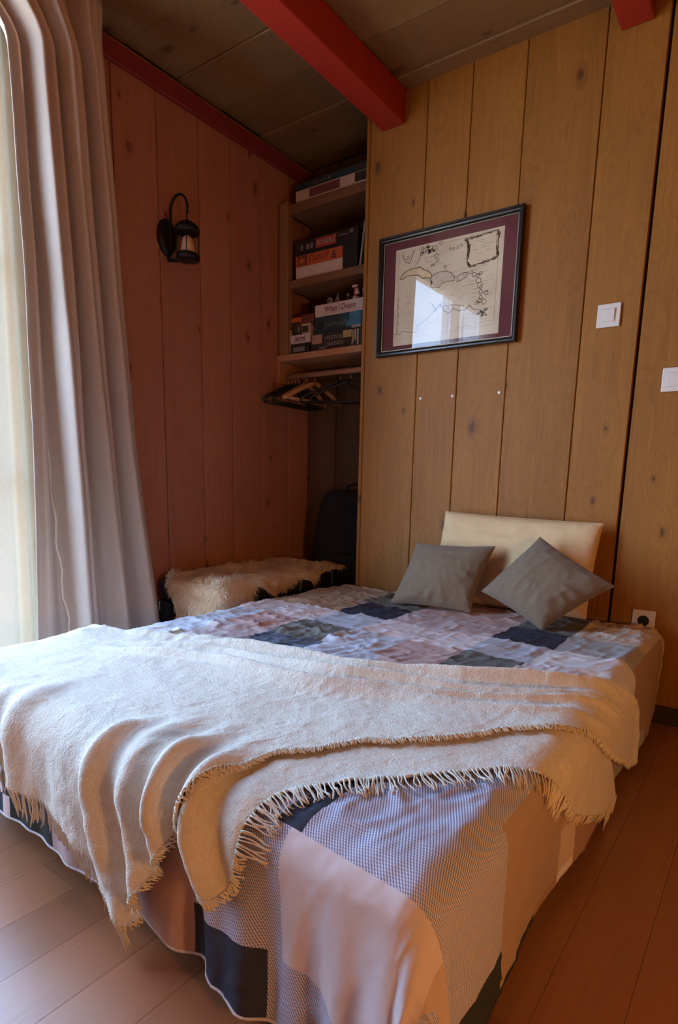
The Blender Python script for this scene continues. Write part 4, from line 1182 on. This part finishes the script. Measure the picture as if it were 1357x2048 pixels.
obj('body', lathe(bmesh.new(), [(.013, 0), (.013, .004), (.007, .010), (.006, .024), (.010, .028), (.005, .032)], 16), C_DARK, kn, True)
obj('head', lathe(bmesh.new(), [(.002, .030), (.009, .036), (.009, .042), (.001, .049)], 16), C_GREY, kn, True)
bt = thing('bottle', 'red bottle with white T shaped cap standing on the white box', 'bottle', (-1.838, YF + .03, ZT))
obj('base', lathe(bmesh.new(), [(.016, 0), (.017, .003), (.017, .016), (.011, .019)], 18), C_GLOSSW, bt, True)
obj('body', lathe(bmesh.new(), [(.010, .019), (.012, .024), (.013, .055), (.007, .060)], 18), C_RED, bt, True)
obj('spout', lathe(bmesh.new(), [(.0135, .026), (.010, .040), (.006, .052)], 18, (.012, -.006, 0)), C_GLOSSW, bt, True)
obj('cap', bx(bmesh.new(), -.021, .012, -.009, .009, .060, .071, .003, 2), C_GLOSSW, bt)
jr = thing('jar', 'small white capped jar half hidden by the partition on the white box', 'jar', (-1.788, YF + .035, ZT))
obj('body', lathe(bmesh.new(), [(.010, 0), (.012, .004), (.012, .028), (.009, .031)], 16), C_DARK, jr, True)
obj('lid', lathe(bmesh.new(), [(.013, .031), (.0135, .034), (.0135, .050), (.011, .053)], 16), C_GLOSSW, jr, True)

# ------------------------------------------------------------------ wall lantern
def make_lantern():
    yL = 1.850
    root = thing('wall_lantern', 'black iron lantern hanging from a curved wall bracket on the left wall', 'wall lamp', (XW + 0.001, yL, 1.04))
    root.scale = (1.06, 1.08, 1.04)
    # oval backplate
    bm = bmesh.new()
    ring0, ring1, ring2 = [], [], []
    for k in range(32):
        a = 2 * math.pi * k / 32
        w = .046 * (1.0 if math.sin(a) > 0 else (1 - .25 * abs(math.sin(a)) ** 2))
        for rr_, xx_, s in ((ring0, 0, 1), (ring1, .010, 1), (ring2, .018, .8)):
            rr_.append(bm.verts.new((xx_, -.012 + w * math.cos(a) * s, -.005 + .072 * math.sin(a) * s)))
    for r0, r1 in ((ring0, ring1), (ring1, ring2)):
        for k in range(32): bm.faces.new((r0[k], r0[(k + 1) % 32], r1[(k + 1) % 32], r1[k]))
    bm.faces.new(ring2); bm.faces.new(ring0[::-1])
    obj('backplate', bm, M['iron'], root, True)
    # curved arm rising from the plate and bending over
    pts = []
    for k in range(15):
        t = k / 14
        a = math.radians(200 - 225 * t)
        pts.append((.066 + .048 * math.cos(a) - .004 * (1 - t), .002 + .006 * t, .098 + .055 * math.sin(a) + .0 * t))
    pts = [(.014, -.006, -.055), (.016, -.004, 0.0), (.016, -.002, .05)] + pts
    obj('arm', tube(bmesh.new(), pts, .0052, 8), M['iron'], root, True)
    e = pts[-1]
    obj('hook', tube(bmesh.new(), [e, (e[0] - .002, e[1], e[2] - .014), (e[0] - .004, e[1], e[2] - .026)], .003, 6), M['iron'], root, True)
    c = (.104, .012, 0)
    ztop = e[2] - .026
    obj('cap', lathe(bmesh.new(), [(.006, ztop + .004), (.012, ztop - .002), (.030, ztop - .010), (.046, ztop - .024), (.050, ztop - .036), (.049, ztop - .048), (.040, ztop - .050)], 28, c), M['iron'], root, True)
    zt, zb = ztop - .050, ztop - .128
    obj('glass_chimney', lathe(bmesh.new(), [(.0385, zb), (.0385, zt)], 28, c), M['lantern_glass'], root, True)
    obj('candle_tube', lathe(bmesh.new(), [(.028, zb + .006), (.027, zb + .022), (.019, zb + .060), (.010, zb + .070), (0.0005, zb + .073)], 20, c), M['candle'], root, True)
    obj('base', lathe(bmesh.new(), [(.026, zb - .026), (.044, zb - .024), (.048, zb - .016), (.046, zb - .004), (.040, zb + .002), (.030, zb + .004)], 28, c), M['iron'], root, True)
    for k in range(4):
        a = math.pi / 4 + k * math.pi / 2
        obj('guard_rod', tube(bmesh.new(), [(c[0] + .043 * math.cos(a), c[1] + .043 * math.sin(a), zb - .01), (c[0] + .043 * math.cos(a), c[1] + .043 * math.sin(a), zt + .004)], .0022, 6), M['iron'], root, True)
    obj('stay', tube(bmesh.new(), [(.010, -.010, -.062), (.012, -.008, zb - .012), (.05, .0, zb - .018), (.062, .004, zb - .016)], .0075, 8), M['iron'], root, True)
make_lantern()

# ------------------------------------------------------------------ framed map
def make_map():
    x0, x1, z0, z1 = -1.634, -0.957, 0.586, 1.095
    cx, cz = (x0 + x1) / 2, (z0 + z1) / 2
    root = thing('framed_map', 'framed antique sea map with maroon mat hanging on the plank wall', 'framed map', (cx, YB - 0.001, cz))
    hx, hz = (x1 - x0) / 2, (z1 - z0) / 2
    fw = .023
    def mitre(name, a, b, ax, s):
        """frame moulding: profile swept with mitred ends"""
        prof = [(0, 0), (0, -.024), (.004, -.030), (.010, -.030), (.013, -.024), (.018, -.022), (fw, -.012), (fw, 0)]   # (inset from the outer edge, y)
        bm = bmesh.new(); A, B = [], []
        for i_, y_ in prof:
            if ax == 'h':
                A.append(bm.verts.new((-hx + i_, y_, s * (hz - i_)))); B.append(bm.verts.new((hx - i_, y_, s * (hz - i_))))
            else:
                A.append(bm.verts.new((s * (hx - i_), y_, -hz + i_))); B.append(bm.verts.new((s * (hx - i_), y_, hz - i_)))
        for k in range(len(prof) - 1): bm.faces.new((A[k], A[k + 1], B[k + 1], B[k]))
        bm.faces.new(A); bm.faces.new(B[::-1]); bm.faces.new((A[-1], A[0], B[0], B[-1]))
        bmesh.ops.recalc_face_normals(bm, faces=bm.faces[:])
        return obj(name, bm, M['frame_dark'], root)
    mitre('frame_rail', 0, 0, 'h', 1); mitre('frame_rail', 0, 0, 'h', -1); mitre('frame_stile', 0, 0, 'v', 1); mitre('frame_stile', 0, 0, 'v', -1)
    ih, iz = hx - fw, hz - fw
    bm = bmesh.new()
    for (a0, a1, b0, b1) in ((-ih, ih, iz - .003, iz), (-ih, ih, -iz, -iz + .003), (-ih, -ih + .003, -iz, iz), (ih - .003, ih, -iz, iz)):
        bx(bm, a0, a1, -.0125, -.008, b0, b1)
    obj('gilt_line', bm, M['frame_gold'], root)
    mx0, mx1, mz0, mz1 = -1.553 - cx, -1.040 - cx, .630 - cz, 1.038 - cz
    bm = bmesh.new()
    o4 = [(-ih, -iz), (ih, -iz), (ih, iz), (-ih, iz)]; i4 = [(mx0, mz0), (mx1, mz0), (mx1, mz1), (mx0, mz1)]
    O = [bm.verts.new((a, -.0065, b)) for a, b in o4]; I = [bm.verts.new((a, -.0065, b)) for a, b in i4]; J = [bm.verts.new((a, -.0045, b)) for a, b in i4]
    for k in range(4):
        bm.faces.new((O[k], O[(k + 1) % 4], I[(k + 1) % 4], I[k])); bm.faces.new((I[k], I[(k + 1) % 4], J[(k + 1) % 4], J[k]))
    obj('mat_board', bm, M['mat_board'], root)
    # parchment sheet
    m, nt, b = new_mat('aged_map_paper')
    tc = N(nt, 'ShaderNodeTexCoord'); nz = N(nt, 'ShaderNodeTexNoise'); nz.inputs['Scale'].default_value = 9; nz.inputs['Detail'].default_value = 6
    nt.links.new(tc.outputs['Object'], nz.inputs['Vector'])
    r = ramp(nt, [(0.3, (0.60, 0.475, 0.32)), (0.7, (0.74, 0.61, 0.44))]); nt.links.new(nz.outputs[0], r.inputs[0])
    nt.links.new(r.outputs[0], b.inputs['Base Color']); b.inputs['Roughness'].default_value = 0.9
    sheet = obj('map_sheet', bx(bmesh.new(), mx0 - .004, mx1 + .004, -.0044, -.003, mz0 - .004, mz1 + .004), m, root)
    wx, hz_ = mx1 - mx0, mz1 - mz0
    def Q(u, v, lift=0.0): return (mx0 + u * wx, -.0046 - lift, mz0 + v * hz_)
    R = random.Random(21)
    def line(pts, w=.0022, jit=.006, closed=False, sub=4, bm=None):
        P = []
        n = len(pts) + (1 if closed else 0)
        for k in range(n - 1):
            a, b_ = pts[k], pts[(k + 1) % len(pts)]
            for j in range(sub):
                t = j / sub
                P.append((a[0] + (b_[0] - a[0]) * t + R.uniform(-jit, jit), a[1] + (b_[1] - a[1]) * t + R.uniform(-jit, jit)))
        P.append(pts[0] if closed else pts[-1])
        own = bm is None
        bm = bm or bmesh.new()
        for k in range(len(P) - 1):
            a = Vector(Q(*P[k], .0003)); c = Vector(Q(*P[k + 1], .0003))
            d = c - a
            if d.length < 1e-6: continue
            s = Vector((d.z, 0, -d.x)).normalized() * w / 2
            vs = [bm.verts.new(p) for p in (a - s, a + s, c + s, c - s)]
            bm.faces.new(vs)
        return bm
    def fill(pts, mat, name, lift=.0001):
        bm = bmesh.new()
        f = bm.faces.new([bm.verts.new(Q(*p, lift)) for p in pts])
        bmesh.ops.triangulate(bm, faces=[f])
        return obj(name, bm, mat, sheet)
    cuba = [(.05, .70), (.09, .755), (.16, .785), (.24, .78), (.31, .74), (.355, .70), (.37, .665), (.33, .65), (.28, .665), (.22, .71), (.14, .72), (.08, .69)]
    hisp = [(.37, .665), (.42, .69), (.49, .69), (.545, .66), (.585, .615), (.575, .585), (.53, .585), (.47, .575), (.44, .53), (.41, .55), (.36, .56), (.375, .60), (.36, .63)]
    pric = [(.605, .62), (.655, .635), (.705, .635), (.70, .59), (.65, .575), (.605, .565)]
    fill(cuba, M['wash_ochre'], 'island_wash'); fill(hisp, M['wash_grey'], 'island_wash'); fill(pric, M['wash_grey'], 'island_wash')
    bm = line(cuba, .0034, .006, True, 3); line(hisp, .0026, .006, True, 3, bm); line(pric, .0026, .005, True, 3, bm)
    line([(.07, .955), (.085, .90), (.105, .86), (.14, .845), (.16, .88), (.17, .92), (.185, .965)], .0030, .004, False, 3, bm)   # peninsula
    line([(.105, .885), (.125, .88), (.14, .90), (.13, .915)], .0022, .004, True, 2, bm)
    line([(.20, .80), (.235, .86), (.25, .91), (.245, .94), (.30, .965), (.33, .955)], .0022, .006, False, 3, bm)
    coast = [(.38, .40), (.42, .31), (.46, .37), (.50, .30), (.545, .265), (.58, .30), (.63, .275), (.70, .275), (.735, .315), (.775, .265), (.83, .25), (.86, .21), (.84, .17)]
    line(coast, .0026, .008, False, 4, bm)
    line([(.0, .13), (.05, .12), (.10, .15), (.16, .13), (.22, .12), (.27, .20), (.33, .24), (.38, .28), (.42, .32)], .0022, .008, False, 4, bm)
    line([(.39, .335), (.47, .345), (.56, .345), (.62, .33), (.68, .32)], .0022, .006, False, 4, bm)
    for k in range(5): line([(.03 + .015 * R.random(), .52 - .08 * k), (.05, .48 - .08 * k), (.035, .45 - .08 * k)], .0022, .006, False, 3, bm)
    obj('coastline', bm, M['ink'], sheet)
    # island chain
    bm = bmesh.new()
    for (u, v, rr) in ((.735, .63, .012), (.76, .60, .016), (.79, .585, .012), (.815, .60, .012), (.80, .535, .018), (.815, .49, .018), (.825, .47, .012), (.825, .42, .015), (.875, .405, .016), (.83, .37, .014), (.82, .34, .016), (.86, .325, .018), (.80, .325, .012),
                       (.40, .94, .012), (.44, .975, .012), (.405, .86, .016), (.415, .815, .012), (.385, .775, .008), (.36, .775, .008), (.49, .735, .007), (.53, .90, .006), (.56, .895, .008), (.60, .895, .010), (.63, .91, .008)):
        pts = [(u + rr * (1 + .4 * R.random()) * math.cos(a), v + 1.25 * rr * (1 + .4 * R.random()) * math.sin(a)) for a in [k * math.pi / 3 for k in range(6)]]
        line(pts, .0022, .002, True, 2, bm)
    for k in range(26):                                # shoals round the northern banks
        u = .25 + .13 * R.random(); v = .90 + .07 * R.random(); rr = .006 + .008 * R.random()
        line([(u + rr * math.cos(a), v + rr * math.sin(a)) for a in (0, 1.6, 3.1, 4.7)], .0022, .003, True, 2, bm)
    for k in range(14):
        u = .80 + .09 * R.random(); v = .19 + .06 * R.random(); rr = .010
        line([(u + rr * math.cos(a), v + rr * math.sin(a)) for a in (0, 1.6, 3.1, 4.7)], .0026, .004, True, 2, bm)
    obj('islands', bm, M['ink'], sheet)
    # cartouche with scrolled border
    cart = [(.665, .955), (.76, .955), (.86, .965), (.945, .975), (.955, .90), (.945, .80), (.955, .73), (.90, .71), (.80, .695), (.72, .685), (.685, .74), (.70, .83), (.70, .90)]
    fill([(u * .92 + .065, v * .92 + .066) for u, v in cart], plain('cartouche_paper', (0.70, 0.56, 0.38), 0.9), 'cartouche')
    bm = line(cart, .0042, .007, True, 5)
    for k in range(46):
        i_ = R.randrange(len(cart)); a, b_ = cart[i_], cart[(i_ + 1) % len(cart)]; t = R.random()
        u, v = a[0] + (b_[0] - a[0]) * t, a[1] + (b_[1] - a[1]) * t
        if i_ < 9 and R.random() < .4: continue
        rr = R.uniform(.006, .016)
        line([(u + rr * math.cos(q_), v + rr * math.sin(q_)) for q_ in (0, 1.2, 2.4, 3.6, 4.8)], .0024, .003, True, 1, bm)
    obj('scroll_border', bm, M['ink'], sheet)
    # faint lines of script and a thin neat border
    bm = bmesh.new()
    for k in range(130):
        u = R.uniform(.05, .9); v = R.uniform(.10, .95)
        if .66 < u and v > .68: v = .72 + .2 * R.random(); u = R.uniform(.72, .85)
        L_ = R.uniform(.03, .09)
        line([(u, v), (min(u + L_, .94), v + .002)], .0013, .0022, False, 4, bm)
    line([(.035, .07), (.035, .965)], .0012, .0, False, 1, bm); line([(.955, .09), (.955, .97)], .0012, 0, False, 1, bm)
    line([(.035, .965), (.955, .97)], .0012, 0, False, 1, bm); line([(.035, .07), (.955, .09)], .0012, 0, False, 1, bm)
    obj('fine_script', bm, M['ink_faint'], sheet)
    bm = bmesh.new(); vs = [bm.verts.new(p) for p in ((-ih, -.0085, -iz), (ih, -.0085, -iz), (ih, -.0085, iz), (-ih, -.0085, iz))]
    f = bm.faces.new(vs)
    bm.normal_update()
    if f.normal.y > 0: bmesh.ops.reverse_faces(bm, faces=[f])
    obj('glass', bm, M['picture_glass'], root)
make_map()

# ------------------------------------------------------------------ switches, socket, screws
def light_switch(x0, z1, label, wide=1):
    s = .083
    root = thing('light_switch', label, 'switch', (x0 + s / 2, YB - .0005, z1 - s / 2))
    obj('plate', bx(bmesh.new(), -s / 2, s / 2 + (wide - 1) * .071, -.009, 0, -s / 2, s / 2, .003, 2), M['plastic_white'], root)
    obj('surround', bx(bmesh.new(), -.026, .026 + (wide - 1) * .071, -.0105, -.0088, -.026, .026, .001), M['plastic_white'], root)
    r = obj('rocker', bx(bmesh.new(), -.0225, .0225 + (wide - 1) * .071, -.0145, -.010, -.0225, .0225, .0015), M['plastic_white'], root)
    r.rotation_euler = (math.radians(4), 0, 0)
light_switch(-.6495, .683, 'white light switch beside a knot, right of the framed map')
light_switch(-.4020, .437, 'white light switch cut by the right edge, lower than the other one')
sk = thing('wall_socket', 'cream wall socket low on the plank wall just above the bed corner', 'socket', (-.370, YB - .0005, -.492))
obj('plate', bx(bmesh.new(), -.041, .041, -.010, 0, -.041, .041, .003, 2), M['plastic_white'], sk)
obj('recess', tube(bmesh.new(), [(0, -.0108, 0), (0, -.0098, 0)], .021, 24), M['plastic_black'], sk)
for x, z, w in ((-1.396, .391, 'under the left side of the framed map'), (-1.236, .392, 'under the middle of the framed map'), (-1.019, .393, 'under the right corner of the framed map')):
    s = tag(obj('screw_head', lathe(bmesh.new(), [(.0075, -.002), (.0075, .001), (.004, .0025), (.0005, .003)], 14), M['screw'], None, True, loc=(x, YB - .0015, z)), 'pale screw head in the plank wall ' + w, 'screw')
    s.rotation_euler = (math.pi / 2, 0, 0)

# ------------------------------------------------------------------ warm lamp on the right-hand wall (out of frame)
def make_lamp():
    p = Vector((XR - 0.16, 0.25, -0.12))
    root = thing('wall_lamp', 'warm bulb lamp on the right wall outside the photograph', 'wall lamp', (XR - .001, p.y, p.z))
    obj('plate', tube(bmesh.new(), [(0, 0, 0), (-.014, 0, 0)], .05, 20), M['iron'], root)
    obj('arm', tube(bmesh.new(), [(-.01, 0, 0), (-.10, 0, .01), (-.15, 0, .03), (-.16, 0, .06)], .006, 8), M['iron'], root, True)
    m, nt, b = new_mat('glowing_bulb')
    b.inputs['Base Color'].default_value = (0.9, 0.7, 0.5, 1); b.inputs['Emission Color'].default_value = (*LAMP_COLOR, 1); b.inputs['Emission Strength'].default_value = 8
    obj('bulb', lathe(bmesh.new(), [(.012, 0.05), (.015, .03), (.030, .0), (.026, -.02), (.001, -.034)][::-1], 18, (-.16, 0, 0)), m, root, True)
    ld = bpy.data.lights.new('lamp_light', 'POINT'); ld.energy = LAMP_POWER; ld.color = LAMP_COLOR; ld.shadow_soft_size = 0.06
    lo = bpy.data.objects.new('lamp_light', ld); link(lo, root); lo.location = (-.22, 0, -.01)
make_lamp()

# portal that only guides sampling of the sky through the window
pd = bpy.data.lights.new('window_portal', 'AREA'); pd.shape = 'RECTANGLE'; pd.size = 1.8; pd.size_y = ZWT - ZF; pd.cycles.is_portal = True
po = bpy.data.objects.new('window_portal', pd); link(po)
po.location = (XW - 0.17, 0.35, (ZWT + ZF) / 2); po.rotation_euler = (math.pi / 2, 0, -math.pi / 2)
SC.cycles.max_bounces = 10
SC.cycles.diffuse_bounces = 6
SC.cycles.transparent_max_bounces = 12
SC.cycles.caustics_reflective = False
SC.cycles.caustics_refractive = False
